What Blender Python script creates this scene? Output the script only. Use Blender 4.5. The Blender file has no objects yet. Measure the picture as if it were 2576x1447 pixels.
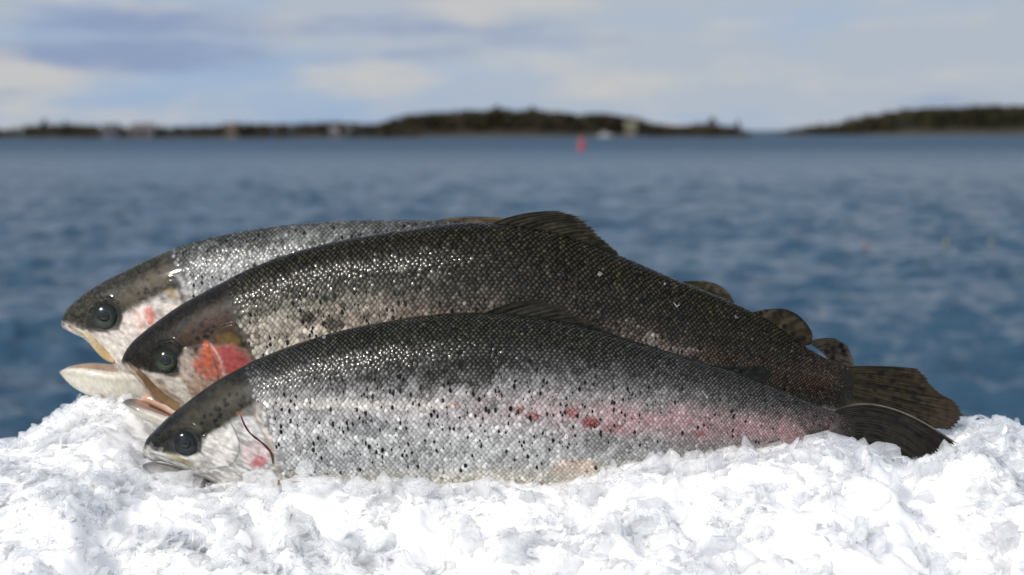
import bpy, math, random
import numpy as np
from mathutils import Vector

# ------------------------------------------------------------------ camera, sky, sun, exposure
SC = bpy.context.scene
COL = SC.collection
R = math.radians

CAM_Z = 3.5                     # eye height over the water, on a quay
PITCH = math.atan((723.5 - 328.0) / 3577.8)
FPX, CX, CY = 3577.8, 1288.0, 723.5      # 50 mm lens on 36 mm, measured on a 2576 px wide print

cam_d = bpy.data.cameras.new('camera')
cam = bpy.data.objects.new('camera', cam_d)
COL.objects.link(cam)
cam.location = (0, 0, CAM_Z)
cam.rotation_euler = (R(90) - PITCH, 0, 0)
cam_d.lens = 50
cam_d.sensor_width = 36
cam_d.clip_start = 0.05
cam_d.clip_end = 60000
cam_d.dof.use_dof = True
cam_d.dof.focus_distance = 1.135
cam_d.dof.aperture_fstop = 5.8
SC.camera = cam

SUN_AZ = R(-142)      # measured clockwise from +Y: behind the camera to the left
SUN_EL = R(35)
sun_dir = Vector((math.sin(SUN_AZ) * math.cos(SUN_EL), math.cos(SUN_AZ) * math.cos(SUN_EL), math.sin(SUN_EL)))
sun_d = bpy.data.lights.new('sun', 'SUN')
sun_d.energy = 3.75
sun_d.angle = R(0.55)
sun_d.color = (1.0, 0.945, 0.87)
sun = bpy.data.objects.new('sun', sun_d)
COL.objects.link(sun)
sun.rotation_euler = sun_dir.to_track_quat('Z', 'Y').to_euler()

world = bpy.data.worlds.new('World')
SC.world = world
world.use_nodes = True
wn, wl = world.node_tree.nodes, world.node_tree.links
wn.clear()
w_out = wn.new('ShaderNodeOutputWorld')
w_bg = wn.new('ShaderNodeBackground')
w_bg.inputs['Strength'].default_value = 0.1
w_sky = wn.new('ShaderNodeTexSky')
w_sky.sky_type = 'NISHITA'
w_sky.sun_disc = False
w_sky.sun_elevation = SUN_EL
w_sky.sun_rotation = SUN_AZ
w_sky.air_density = 1.0
w_sky.dust_density = 0.6
w_tc = wn.new('ShaderNodeTexCoord')


def w_noise(scale_xyz, loc, sc, detail, rough):
    mp = wn.new('ShaderNodeMapping')
    mp.inputs['Scale'].default_value = scale_xyz
    mp.inputs['Location'].default_value = loc
    wl.new(w_tc.outputs['Generated'], mp.inputs['Vector'])
    n = wn.new('ShaderNodeTexNoise')
    n.inputs['Scale'].default_value = sc
    n.inputs['Detail'].default_value = detail
    n.inputs['Roughness'].default_value = rough
    wl.new(mp.outputs[0], n.inputs['Vector'])
    return n.outputs['Fac']


def w_ramp(fac, a, b):
    m = wn.new('ShaderNodeMapRange')
    m.interpolation_type = 'SMOOTHSTEP'
    m.inputs['From Min'].default_value = a
    m.inputs['From Max'].default_value = b
    wl.new(fac, m.inputs['Value'])
    return m.outputs[0]


def w_mix(fac, a, b):
    m = wn.new('ShaderNodeMix')
    m.data_type = 'RGBA'
    if isinstance(fac, float):
        m.inputs[0].default_value = fac
    else:
        wl.new(fac, m.inputs[0])
    for sock, v in ((m.inputs[6], a), (m.inputs[7], b)):
        if isinstance(v, tuple):
            sock.default_value = (*v, 1)
        else:
            wl.new(v, sock)
    return m.outputs[2]


# broken cloud: blue gaps, a bluish grey veil, darker banks, pale warm tops (values are x10: strength is 0.1);
# seen edge-on the cloud closes up towards the horizon, overhead more blue shows through
w_sep = wn.new('ShaderNodeSeparateXYZ')
wl.new(w_tc.outputs['Generated'], w_sep.inputs[0])
over = w_ramp(w_sep.outputs['Z'], 0.14, 0.6)


def w_less(fac, by, amount):
    m = wn.new('ShaderNodeMath')
    m.operation = 'MULTIPLY_ADD'
    wl.new(by, m.inputs[0])
    m.inputs[1].default_value = -amount
    m.inputs[2].default_value = 1.0
    k = wn.new('ShaderNodeMath')
    k.operation = 'MULTIPLY'
    if isinstance(fac, float):
        k.inputs[0].default_value = fac
    else:
        wl.new(fac, k.inputs[0])
    wl.new(m.outputs[0], k.inputs[1])
    return k.outputs[0]


veil = w_ramp(w_noise((-1, 1, 4.5), (0.4, 0.1, 0.35), 4.2, 5, 0.55), 0.36, 0.60)
dark = w_ramp(w_noise((-1, 1, 6.5), (3.1, 1.7, 0.9), 3.6, 4, 0.5), 0.52, 0.66)
pale = w_ramp(w_noise((-1, 1, 4.2), (7.3, 2.2, 4.1), 7.0, 5, 0.55), 0.47, 0.68)
w_c = w_mix(w_less(0.85, over, 0.8), w_sky.outputs[0], (3.0, 4.3, 6.5))
w_c = w_mix(w_less(veil, over, 0.6), w_c, (4.4, 4.95, 5.7))
w_c = w_mix(w_less(dark, over, 0.5), w_c, (2.75, 3.5, 5.2))
w_c = w_mix(w_less(pale, over, 0.5), w_c, (5.5, 5.55, 5.6))
wl.new(w_c, w_bg.inputs['Color'])
wl.new(w_bg.outputs[0], w_out.inputs['Surface'])

SC.render.engine = 'CYCLES'
SC.view_settings.view_transform = 'Standard'
SC.view_settings.look = 'None'
SC.view_settings.exposure = 0.0
SC.view_settings.gamma = 1.0
SC.view_settings.use_curve_mapping = False
SC.cycles.use_denoising = True
SC.cycles.max_bounces = 14
SC.cycles.diffuse_bounces = 7
SC.cycles.transmission_bounces = 10
SC.cycles.transparent_max_bounces = 24
SC.cycles.glossy_bounces = 4
SC.cycles.sample_clamp_indirect = 6
SC.cycles.caustics_reflective = False
SC.cycles.caustics_refractive = False

# ------------------------------------------------------------------ small numeric helpers
SP, CP = math.sin(PITCH), math.cos(PITCH)


def at(px, py, Y):
    """point of the upright plane y = Y that stands where print position (px, py) shows it"""
    px, py = np.asarray(px, float), np.asarray(py, float)
    u, v = (px - CX) / FPX, (CY - py) / FPX
    dy = CP + v * SP
    t = Y / dy
    return np.stack([u * t, np.zeros_like(t) + Y, CAM_Z + (-SP + v * CP) * t], -1)


def xz(pts, Y):
    a = np.asarray(pts, float)
    p = at(a[:, 0], a[:, 1], Y)
    return p[:, [0, 2]]


def smooth(a, b, x):
    t = np.clip((x - a) / (b - a), 0, 1)
    return t * t * (3 - 2 * t)


def hash01(ix, iy, iz, seed):
    h = (ix.astype(np.int64) * 374761393 + iy.astype(np.int64) * 668265263 + iz.astype(np.int64) * 2147483647 // 7 + seed * 974711) & 0xFFFFFFFF
    h = ((h ^ (h >> 13)) * 1274126177) & 0xFFFFFFFF
    h = ((h ^ (h >> 16)) * 2246822519) & 0xFFFFFFFF
    return ((h ^ (h >> 15)) & 0xFFFFFF) / float(0xFFFFFF)


def vnoise(x, y, seed=0):
    x, y = np.asarray(x, float), np.asarray(y, float)
    ix, iy = np.floor(x), np.floor(y)
    fx, fy = x - ix, y - iy
    fx, fy = fx * fx * (3 - 2 * fx), fy * fy * (3 - 2 * fy)
    ix, iy = ix.astype(np.int64), iy.astype(np.int64)
    z = np.zeros_like(ix)
    a, b = hash01(ix, iy, z, seed), hash01(ix + 1, iy, z, seed)
    c, d = hash01(ix, iy + 1, z, seed), hash01(ix + 1, iy + 1, z, seed)
    return (a * (1 - fx) + b * fx) * (1 - fy) + (c * (1 - fx) + d * fx) * fy


def fbm(x, y, seed=0, oct=4, gain=0.5):
    s, a, n = 0, 1.0, 0
    for k in range(oct):
        s = s + a * vnoise(x * 2 ** k + 17.3 * k, y * 2 ** k - 9.1 * k, seed + k)
        n += a
        a *= gain
    return s / n


def sd_poly(x, z, poly):
    """signed distance to a closed polygon, positive inside"""
    p = np.asarray(poly)
    d2 = np.full(x.shape, 1e9)
    ins = np.zeros(x.shape, bool)
    for k in range(len(p)):
        a, b = p[k], p[(k + 1) % len(p)]
        e = b - a
        t = np.clip(((x - a[0]) * e[0] + (z - a[1]) * e[1]) / (e @ e + 1e-18), 0, 1)
        d2 = np.minimum(d2, (x - a[0] - e[0] * t) ** 2 + (z - a[1] - e[1] * t) ** 2)
        if a[1] != b[1]:
            c = ((a[1] > z) != (b[1] > z)) & (x < (b[0] - a[0]) * (z - a[1]) / (b[1] - a[1]) + a[0])
            ins ^= c
    return np.where(ins, 1, -1) * np.sqrt(d2)


def d_line(x, z, line):
    p = np.asarray(line)
    d2 = np.full(x.shape, 1e9)
    for a, b in zip(p[:-1], p[1:]):
        e = b - a
        t = np.clip(((x - a[0]) * e[0] + (z - a[1]) * e[1]) / (e @ e + 1e-18), 0, 1)
        d2 = np.minimum(d2, (x - a[0] - e[0] * t) ** 2 + (z - a[1] - e[1] * t) ** 2)
    return np.sqrt(d2)


def hermite(tk, vk, t):
    """smooth monotone-ish cubic through the rows vk at parameters tk"""
    tk, vk = np.asarray(tk, float), np.asarray(vk, float)
    h = np.diff(tk)[:, None]
    dl = np.diff(vk, axis=0) / h
    m = np.zeros_like(vk)
    m[1:-1] = (dl[:-1] * h[1:] + dl[1:] * h[:-1]) / (h[1:] + h[:-1])
    m[0], m[-1] = dl[0], dl[-1]
    i = np.clip(np.searchsorted(tk, t, 'right') - 1, 0, len(tk) - 2)
    hh = h[i, 0]
    s = (t - tk[i]) / hh
    s2, s3 = s * s, s ** 3
    return ((2 * s3 - 3 * s2 + 1)[:, None] * vk[i] + ((s3 - 2 * s2 + s) * hh)[:, None] * m[i]
            + (-2 * s3 + 3 * s2)[:, None] * vk[i + 1] + ((s3 - s2) * hh)[:, None] * m[i + 1])


def resample(line, n):
    p = np.asarray(line, float)
    d = np.concatenate([[0], np.cumsum(np.linalg.norm(np.diff(p, axis=0), axis=1))])
    return hermite(d, p, np.linspace(0, d[-1], n))


def polyline(line, n):
    p = np.asarray(line, float)
    d = np.concatenate([[0], np.cumsum(np.linalg.norm(np.diff(p, axis=0), axis=1))])
    t = np.linspace(0, d[-1], n)
    return np.stack([np.interp(t, d, p[:, k]) for k in range(p.shape[1])], 1)


# ------------------------------------------------------------------ mesh helpers
def make_mesh(name, v, faces_list, col=None, smooth_shade=True):
    """faces_list: arrays (n,3) / (n,4); col: per-vertex rgb pigment"""
    me = bpy.data.meshes.new(name)
    v = np.asarray(v, np.float32)
    me.vertices.add(len(v))
    me.vertices.foreach_set('co', v.ravel())
    loops, starts, tot = [], [], 0
    for f in faces_list:
        f = np.asarray(f, np.int32)
        if f.size == 0:
            continue
        loops.append(f.ravel())
        starts.append(tot + np.arange(len(f), dtype=np.int32) * f.shape[1])
        tot += f.size
    loops, starts = np.concatenate(loops), np.concatenate(starts)
    me.loops.add(tot)
    me.loops.foreach_set('vertex_index', loops)
    me.polygons.add(len(starts))
    me.polygons.foreach_set('loop_start', starts)
    me.update(calc_edges=True)
    me.polygons.foreach_set('use_smooth', np.full(len(starts), smooth_shade))
    if col is not None:
        at_ = me.color_attributes.new('pigment', 'FLOAT_COLOR', 'POINT')
        c4 = np.ones((len(v), 4), np.float32)
        c4[:, :3] = col
        at_.data.foreach_set('color', c4.ravel())
    me.validate()
    me.update()
    return me


def link(name, me, mat=None, parent=None, **props):
    o = bpy.data.objects.new(name, me)
    COL.objects.link(o)
    if mat is not None and me is not None and not me.materials:
        me.materials.append(mat)
    if parent is not None:
        o.parent = parent
        o.matrix_parent_inverse = Vector((0, 0, 0)) and o.matrix_parent_inverse
        if parent.type == 'EMPTY' or True:
            # meshes are written in world space: undo the parents' offset
            off = Vector((0, 0, 0))
            p = parent
            while p is not None:
                off += p.location
                p = p.parent
            o.location = -off
    for k, val in props.items():
        o[k] = val
    return o


def thing(name, label, cat, loc, group=None):
    o = bpy.data.objects.new(name, None)
    COL.objects.link(o)
    o.location = loc
    o.empty_display_size = 0.05
    o['label'] = label
    o['category'] = cat
    if group:
        o['group'] = group
    return o


def grid_faces(nu, nv, wrap_v=False, off=0):
    i = np.arange(nu - 1)[:, None]
    j = np.arange(nv if wrap_v else nv - 1)[None, :]
    j2 = (j + 1) % nv
    a, b = i * nv + j, i * nv + j2
    c, d = (i + 1) * nv + j2, (i + 1) * nv + j
    return np.stack([a + 0 * d, b + 0 * d, c, d], -1).reshape(-1, 4) + off


def tube(line, rad, sides=10, flat=1.0, n=24):
    """tapered tube along a 3-D polyline; rad: list of radii; flat squeezes it along y"""
    p = resample(line, n)
    r = np.interp(np.linspace(0, 1, n), np.linspace(0, 1, len(rad)), rad)
    t = np.gradient(p, axis=0)
    t /= np.linalg.norm(t, axis=1)[:, None] + 1e-12
    up = np.tile([0, 1.0, 0], (n, 1))
    s = np.cross(t, up)
    s /= np.linalg.norm(s, axis=1)[:, None] + 1e-9
    q = np.cross(s, t)
    a = np.linspace(0, 2 * np.pi, sides, endpoint=False)
    v = p[:, None] + r[:, None, None] * (np.cos(a)[None, :, None] * s[:, None] + flat * np.sin(a)[None, :, None] * q[:, None])
    v = v.reshape(-1, 3)
    f = grid_faces(n, sides, True)
    v = np.concatenate([v, p[:1], p[-1:]])
    k = np.arange(sides)
    cap0 = np.stack([np.full(sides, n * sides), (k + 1) % sides, k], 1)
    cap1 = np.stack([np.full(sides, n * sides + 1), (n - 1) * sides + k, (n - 1) * sides + (k + 1) % sides], 1)
    return v, [f, cap0, cap1]


def box_vf(x0, x1, y0, y1, z0, z1):
    v = np.array([[x, y, z] for z in (z0, z1) for y in (y0, y1) for x in (x0, x1)], float)
    f = np.array([[0, 2, 3, 1], [4, 5, 7, 6], [0, 1, 5, 4], [2, 6, 7, 3], [0, 4, 6, 2], [1, 3, 7, 5]])
    return v, f


def join_vf(parts):
    vs, fs, off = [], {}, 0
    for v, fl in parts:
        if not isinstance(fl, (list, tuple)):
            fl = [fl]
        for f in fl:
            fs.setdefault(f.shape[1], []).append(np.asarray(f) + off)
        vs.append(v)
        off += len(v)
    return np.concatenate(vs), [np.concatenate(x) for x in fs.values()]


def lathe(prof, sides=24, cx=0, cy=0):
    prof = np.asarray(prof, float)
    a = np.linspace(0, 2 * np.pi, sides, endpoint=False)
    v = np.stack([cx + prof[:, 0:1] * np.cos(a), cy + prof[:, 0:1] * np.sin(a), np.repeat(prof[:, 1:2], sides, 1)], -1).reshape(-1, 3)
    return v, [grid_faces(len(prof), sides, True)]


# ------------------------------------------------------------------ materials
def new_mat(name):
    m = bpy.data.materials.new(name)
    m.use_nodes = True
    nt = m.node_tree
    b = nt.nodes.get('Principled BSDF')
    return m, nt, b


def pset(b, **kw):
    names = dict(color='Base Color', rough='Roughness', metal='Metallic', coat='Coat Weight', coat_rough='Coat Roughness',
                 spec='Specular IOR Level', ior='IOR', trans='Transmission Weight', sss='Subsurface Weight', sheen='Sheen Weight')
    for k, v in kw.items():
        s = b.inputs[names[k]]
        s.default_value = (*v, 1) if isinstance(v, tuple) else v


def add_noise_bump(nt, b, scale, strength, dist, detail=4, coord='Object'):
    tc = nt.nodes.new('ShaderNodeTexCoord')
    n = nt.nodes.new('ShaderNodeTexNoise')
    n.inputs['Scale'].default_value = scale
    n.inputs['Detail'].default_value = detail
    nt.links.new(tc.outputs[coord], n.inputs['Vector'])
    bp = nt.nodes.new('ShaderNodeBump')
    bp.inputs['Strength'].default_value = strength
    bp.inputs['Distance'].default_value = dist
    nt.links.new(n.outputs['Fac'], bp.inputs['Height'])
    nt.links.new(bp.outputs[0], b.inputs['Normal'])
    return n, bp


def pigment_mat(name, mottle=0.25, mscale=300, bump=0.2, bdist=0.0006, bscale=500, **kw):
    m, nt, b = new_mat(name)
    pset(b, **kw)
    a = nt.nodes.new('ShaderNodeVertexColor')
    a.layer_name = 'pigment'
    tc = nt.nodes.new('ShaderNodeTexCoord')
    n = nt.nodes.new('ShaderNodeTexNoise')
    n.inputs['Scale'].default_value = mscale
    n.inputs['Detail'].default_value = 4
    nt.links.new(tc.outputs['Object'], n.inputs['Vector'])
    mr = nt.nodes.new('ShaderNodeMapRange')
    mr.inputs['From Min'].default_value = 0.3
    mr.inputs['From Max'].default_value = 0.7
    mr.inputs['To Min'].default_value = 1 - mottle
    mr.inputs['To Max'].default_value = 1 + mottle
    nt.links.new(n.outputs['Fac'], mr.inputs['Value'])
    mx = nt.nodes.new('ShaderNodeVectorMath')
    mx.operation = 'SCALE'
    nt.links.new(a.outputs['Color'], mx.inputs[0])
    nt.links.new(mr.outputs[0], mx.inputs['Scale'])
    nt.links.new(mx.outputs[0], b.inputs['Base Color'])
    if bump > 0:
        add_noise_bump(nt, b, bscale, bump, bdist)
    return m


def plain_mat(name, color, rough=0.6, var=0.2, vscale=3.0, bump=0.0, **kw):
    m, nt, b = new_mat(name)
    pset(b, rough=rough, **kw)
    tc = nt.nodes.new('ShaderNodeTexCoord')
    n = nt.nodes.new('ShaderNodeTexNoise')
    n.inputs['Scale'].default_value = vscale
    n.inputs['Detail'].default_value = 5
    nt.links.new(tc.outputs['Object'], n.inputs['Vector'])
    cr = nt.nodes.new('ShaderNodeMix')
    cr.data_type = 'RGBA'
    cr.inputs[6].default_value = (*[c * (1 - var) for c in color], 1)
    cr.inputs[7].default_value = (*[min(1, c * (1 + var)) for c in color], 1)
    nt.links.new(n.outputs['Fac'], cr.inputs[0])
    nt.links.new(cr.outputs[2], b.inputs['Base Color'])
    if bump:
        bp = nt.nodes.new('ShaderNodeBump')
        bp.inputs['Strength'].default_value = bump
        nt.links.new(n.outputs['Fac'], bp.inputs['Height'])
        nt.links.new(bp.outputs[0], b.inputs['Normal'])
    return m


M_SKIN = pigment_mat('wet_fish_skin', 0.2, 260, 0.32, 0.0012, 170, rough=0.4, spec=0.07, coat=0.42, coat_rough=0.04)
M_SCALE = pigment_mat('fish_scale', 0.15, 420, 0.0, rough=0.26, spec=0.09, metal=0.0, coat=0.075, coat_rough=0.09)
M_FIN = pigment_mat('fish_fin', 0.3, 200, 0.2, 0.0006, 500, rough=0.38, spec=0.10)
M_IRIS = pigment_mat('fish_iris', 0.15, 900, 0.0, rough=0.12, spec=0.3, coat=0.15, coat_rough=0.03)
M_PUPIL = plain_mat('fish_pupil', (0.004, 0.005, 0.006), 0.04, 0.1, 50, coat=1.0, coat_rough=0.02)
M_JAW = pigment_mat('fish_jaw_skin', 0.08, 120, 0.12, 0.0005, 300, rough=0.42, spec=0.3, coat=0.5, coat_rough=0.08, sss=0.0)
M_BLOOD = plain_mat('blood', (0.075, 0.008, 0.006), 0.18, 0.5, 300, coat=0.6)


def ice_mat(name, col, scale, rough, clear=0.0, spec=0.5):
    """white scattering ice; clear: share of light that passes straight through a thin plate"""
    m, nt, b = new_mat(name)
    pset(b, color=col, rough=rough, sss=1.0, ior=1.31, spec=spec)
    b.inputs['Subsurface Radius'].default_value = (1.0, 1.0, 1.0)
    b.inputs['Subsurface Scale'].default_value = scale
    add_noise_bump(nt, b, 260, 0.4, 0.0010)
    if clear > 0:
        tr = nt.nodes.new('ShaderNodeBsdfTransparent')
        tr.inputs['Color'].default_value = (0.985, 0.992, 1.0, 1)
        mx = nt.nodes.new('ShaderNodeMixShader')
        # cloudy patches inside the plate
        tc = nt.nodes.new('ShaderNodeTexCoord')
        n = nt.nodes.new('ShaderNodeTexNoise')
        n.inputs['Scale'].default_value = 90
        n.inputs['Detail'].default_value = 3
        nt.links.new(tc.outputs['Object'], n.inputs['Vector'])
        mr = nt.nodes.new('ShaderNodeMapRange')
        mr.inputs['From Min'].default_value = 0.3
        mr.inputs['From Max'].default_value = 0.7
        mr.inputs['To Min'].default_value = max(0, clear - .25)
        mr.inputs['To Max'].default_value = min(.92, clear + .25)
        nt.links.new(n.outputs['Fac'], mr.inputs['Value'])
        nt.links.new(mr.outputs[0], mx.inputs[0])
        out = nt.nodes.get('Material Output')
        nt.links.new(b.outputs[0], mx.inputs[1])
        nt.links.new(tr.outputs[0], mx.inputs[2])
        nt.links.new(mx.outputs[0], out.inputs['Surface'])
    return m


M_ICE = ice_mat('crushed_ice', (0.985, 0.983, 0.98), 0.022, 0.13, 0.55)
M_ICE_BASE = ice_mat('packed_ice', (0.915, 0.915, 0.915), 0.03, 0.25)
M_CLEAR = ice_mat('clear_ice', (0.985, 0.988, 0.99), 0.012, 0.08, 0.68, 0.6)

# ------------------------------------------------------------------ setting: water, quay, islands
def build_water():
    rng = np.random.default_rng(4)
    y = np.concatenate([np.geomspace(5.5, 15, 40, endpoint=False), np.geomspace(15, 160, 470, endpoint=False), np.geomspace(160, 1500, 90, endpoint=False), np.geomspace(1500, 40000, 40)])
    nx = 720
    u = np.linspace(-1, 1, nx)
    X = u[None, :] * (y[:, None] * 0.72 + 1.5)
    Y = np.repeat(y[:, None], nx, 1)
    dy = np.gradient(y)[:, None]
    Z = np.zeros_like(X)
    DX, DY = np.zeros_like(X), np.zeros_like(X)
    amp_env = 0.6 + 0.9 * smooth(.3, .7, fbm(X / 1.8, Y / 4.0, 5, 4))
    for k in range(80):
        lam = 0.17 * (14.0 ** rng.random())
        ang = R(-105) + rng.normal(0, R(34))
        kx, ky = math.cos(ang) * 2 * math.pi / lam, math.sin(ang) * 2 * math.pi / lam
        a = 0.0088 * lam ** 0.9
        fade = np.clip((lam / (2.6 * dy)) - 0.8, 0, 1)
        ph = kx * X + ky * Y + rng.random() * 6.283
        Z += a * fade * np.sin(ph)
        q = 0.7
        DX -= q * a * fade * math.cos(ang) * np.cos(ph) * -1
        DY -= q * a * fade * math.sin(ang) * np.cos(ph) * -1
    Z *= amp_env
    v = np.stack([X + DX, Y + DY, Z], -1).reshape(-1, 3)
    f = grid_faces(len(y), nx)[:, ::-1]
    me = make_mesh('water', v, [f])
    m, nt, b = new_mat('sea_water')
    pset(b, color=(0.028, 0.072, 0.120), rough=0.07, ior=1.333, spec=0.5)
    tc = nt.nodes.new('ShaderNodeTexCoord')
    mp = nt.nodes.new('ShaderNodeMapping')
    mp.inputs['Scale'].default_value = (0.7, 1.0, 1.0)
    nt.links.new(tc.outputs['Object'], mp.inputs['Vector'])
    n1 = nt.nodes.new('ShaderNodeTexNoise')
    n1.inputs['Scale'].default_value = 2.2
    n1.inputs['Detail'].default_value = 6
    n1.inputs['Roughness'].default_value = 0.6
    nt.links.new(mp.outputs[0], n1.inputs['Vector'])
    n2 = nt.nodes.new('ShaderNodeTexNoise')
    n2.inputs['Scale'].default_value = 0.35
    n2.inputs['Detail'].default_value = 5
    nt.links.new(mp.outputs[0], n2.inputs['Vector'])
    b1 = nt.nodes.new('ShaderNodeBump')
    b1.inputs['Strength'].default_value = 0.9
    b1.inputs['Distance'].default_value = 0.18
    nt.links.new(n1.outputs['Fac'], b1.inputs['Height'])
    b2 = nt.nodes.new('ShaderNodeBump')
    b2.inputs['Strength'].default_value = 0.8
    b2.inputs['Distance'].default_value = 1.1
    nt.links.new(n2.outputs['Fac'], b2.inputs['Height'])
    nt.links.new(b1.outputs[0], b2.inputs['Normal'])
    nt.links.new(b2.outputs[0], b.inputs['Normal'])
    sx = nt.nodes.new('ShaderNodeSeparateXYZ')
    nt.links.new(tc.outputs['Object'], sx.inputs[0])
    rr = nt.nodes.new('ShaderNodeMapRange')
    rr.inputs['From Min'].default_value = 18
    rr.inputs['From Max'].default_value = 320
    rr.inputs['To Min'].default_value = 0.035
    rr.inputs['To Max'].default_value = 0.5
    nt.links.new(sx.outputs['Y'], rr.inputs['Value'])
    nt.links.new(rr.outputs[0], b.inputs['Roughness'])
    o = link('water', me, m, kind='structure')
    # calm continuation of the sea outside the view
    quad = np.array([[-5.4, 5.5, -0.36], [-28800, 40000, -0.36], [-40000, 40000, -0.36], [-40000, 5.5, -0.36],
                     [5.4, 5.5, -0.36], [40000, 5.5, -0.36], [40000, 40000, -0.36], [28800, 40000, -0.36]], float)
    quad[:, 2] = -0.05
    parts = [(quad, np.array([[0, 3, 2, 1], [4, 7, 6, 5]])),
             (np.array([[-40000, -40000, -0.05], [40000, -40000, -0.05], [40000, 5.5, -0.05], [-40000, 5.5, -0.05]], float), np.array([[0, 1, 2, 3]]))]
    vv, ff = join_vf(parts)
    link('water', make_mesh('water_around', vv, ff), m, kind='structure')


def build_quay():
    v, f = box_vf(-7, 7, -5, 1.78, -2.0, CAM_Z - 0.5)
    m = plain_mat('quay_concrete', (0.3, 0.29, 0.27), 0.85, 0.25, 6, 0.3)
    link('quay', make_mesh('quay', v, [f], smooth_shade=False), m, kind='structure')


def shore(py):
    """distance of a waterline seen at print height py"""
    return CAM_Z / math.tan(math.atan((py - CY) / FPX) + PITCH)


M_ROCK = pigment_mat('shore_granite', 0.3, 0.6, 0.0, rough=0.85)
M_FOREST = pigment_mat('forest_foliage', 0.35, 0.5, 0.0, rough=0.8, spec=0.2)


def build_island(Y0, sil, depth, seed, tree_h, n_trees, tones, rock_h=0.35):
    """a low rocky island whose tree line follows the silhouette sil (print px), plus its woods"""
    s = np.asarray(sil, float)
    k = Y0 / FPX
    xs = (s[:, 0] - CX) * k
    zt = CAM_Z - (s[:, 1] - 328.0) * k      # tree-top height
    nx, ny = 220, 26
    x = np.linspace(xs[0] - 4, xs[-1] + 4, nx)
    top = np.interp(x, xs, zt)
    v = np.linspace(0, 1, ny)
    X = np.repeat(x[:, None], ny, 1)
    Yg = Y0 + v[None, :] * depth + 6 * (fbm(X / 14, v[None, :] * 3 + 0 * X, seed) - 0.5)
    hump = np.sin(np.pi * np.clip(v * 1.02, 0, 1)) ** 0.6
    ground = np.maximum(top - tree_h, 0.5)
    edge = np.clip(np.minimum(x - x[0], x[-1] - x) / 25, 0, 1) ** 0.5
    Zg = -0.8 + (ground[:, None] * edge[:, None] + rock_h + 0.8) * hump[None, :] + (fbm(X / 5, Yg / 5, seed + 3) - 0.5) * 1.2 * hump[None, :]
    low = smooth(0.35, 1.2, Zg)
    tint = fbm(X / 20, Yg / 9, seed + 9)[..., None]
    rock = np.array([0.10, 0.085, 0.082]) * (0.55 + 0.9 * tint)
    moss = np.array([0.026, 0.026, 0.015]) * (0.6 + tint)
    colr = rock * (1 - low[..., None]) + moss * low[..., None]
    me = make_mesh('island', np.stack([X, Yg, Zg], -1).reshape(-1, 3), [grid_faces(nx, ny)[:, ::-1]], colr.reshape(-1, 3))
    link('island', me, M_ROCK, kind='structure')
    rng = np.random.default_rng(seed)
    V, F, C, off = [], [], [], 0
    for i in range(n_trees):
        fx, fv = rng.random(), rng.random() ** 1.3 * 0.75 + 0.1
        px = x[0] + 3 + fx * (x[-1] - x[0] - 6)
        ix = int(np.clip(np.searchsorted(x, px), 0, nx - 1))
        iy = int(fv * (ny - 1))
        gz = max(Zg[ix, iy], 0.3)
        h_cap = np.interp(px, xs, zt) - gz
        h = min(h_cap, tree_h * 1.4) * rng.uniform(0.72, 1.04)
        if h < 1.6:
            continue
        conif = rng.random() < 0.55
        tone = tones[rng.integers(len(tones))] * rng.uniform(0.6, 1.35)
        nc = 26
        t = rng.random(nc) ** 0.8
        if conif:
            rad = h * 0.24 * (1.02 - t)
        else:
            rad = h * 0.34 * np.sqrt(np.clip(1 - (2 * t - 1) ** 2, 0.02, 1))
        a = rng.random(nc) * 6.283
        rr = rad * np.sqrt(rng.random(nc))
        cen = np.stack([px + rr * np.cos(a), Yg[ix, iy] + rr * np.sin(a), gz + h * (0.16 + 0.84 * t)], 1)
        size = h * rng.uniform(0.10, 0.19, nc)
        tri = rng.normal(0, 1, (nc, 3, 3)) * size[:, None, None] * 0.62
        vv = (cen[:, None] + tri).reshape(-1, 3)
        vv[:, 2] = np.minimum(vv[:, 2], gz + h)
        trunk = np.array([[px - .18, Yg[ix, iy], gz - .4], [px + .18, Yg[ix, iy], gz - .4], [px, Yg[ix, iy], gz + h * .8]])
        V.append(vv)
        V.append(trunk)
        F.append(np.arange(nc * 3 + 3).reshape(-1, 3) + off)
        off += nc * 3 + 3
        C.append(np.concatenate([np.repeat(tone[None] * rng.uniform(0.7, 1.3, (nc, 1)), 3, 0), np.tile([0.09, 0.06, 0.045], (3, 1))]))
    me = make_mesh('forest', np.concatenate(V), [np.concatenate(F)], np.concatenate(C), False)
    link('forest', me, M_FOREST, kind='stuff')
    return lambda px_, fv_: (float(np.interp((px_ - CX) * k, x, Zg[:, int(fv_ * (ny - 1))])), float(Y0 + fv_ * depth))


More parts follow.
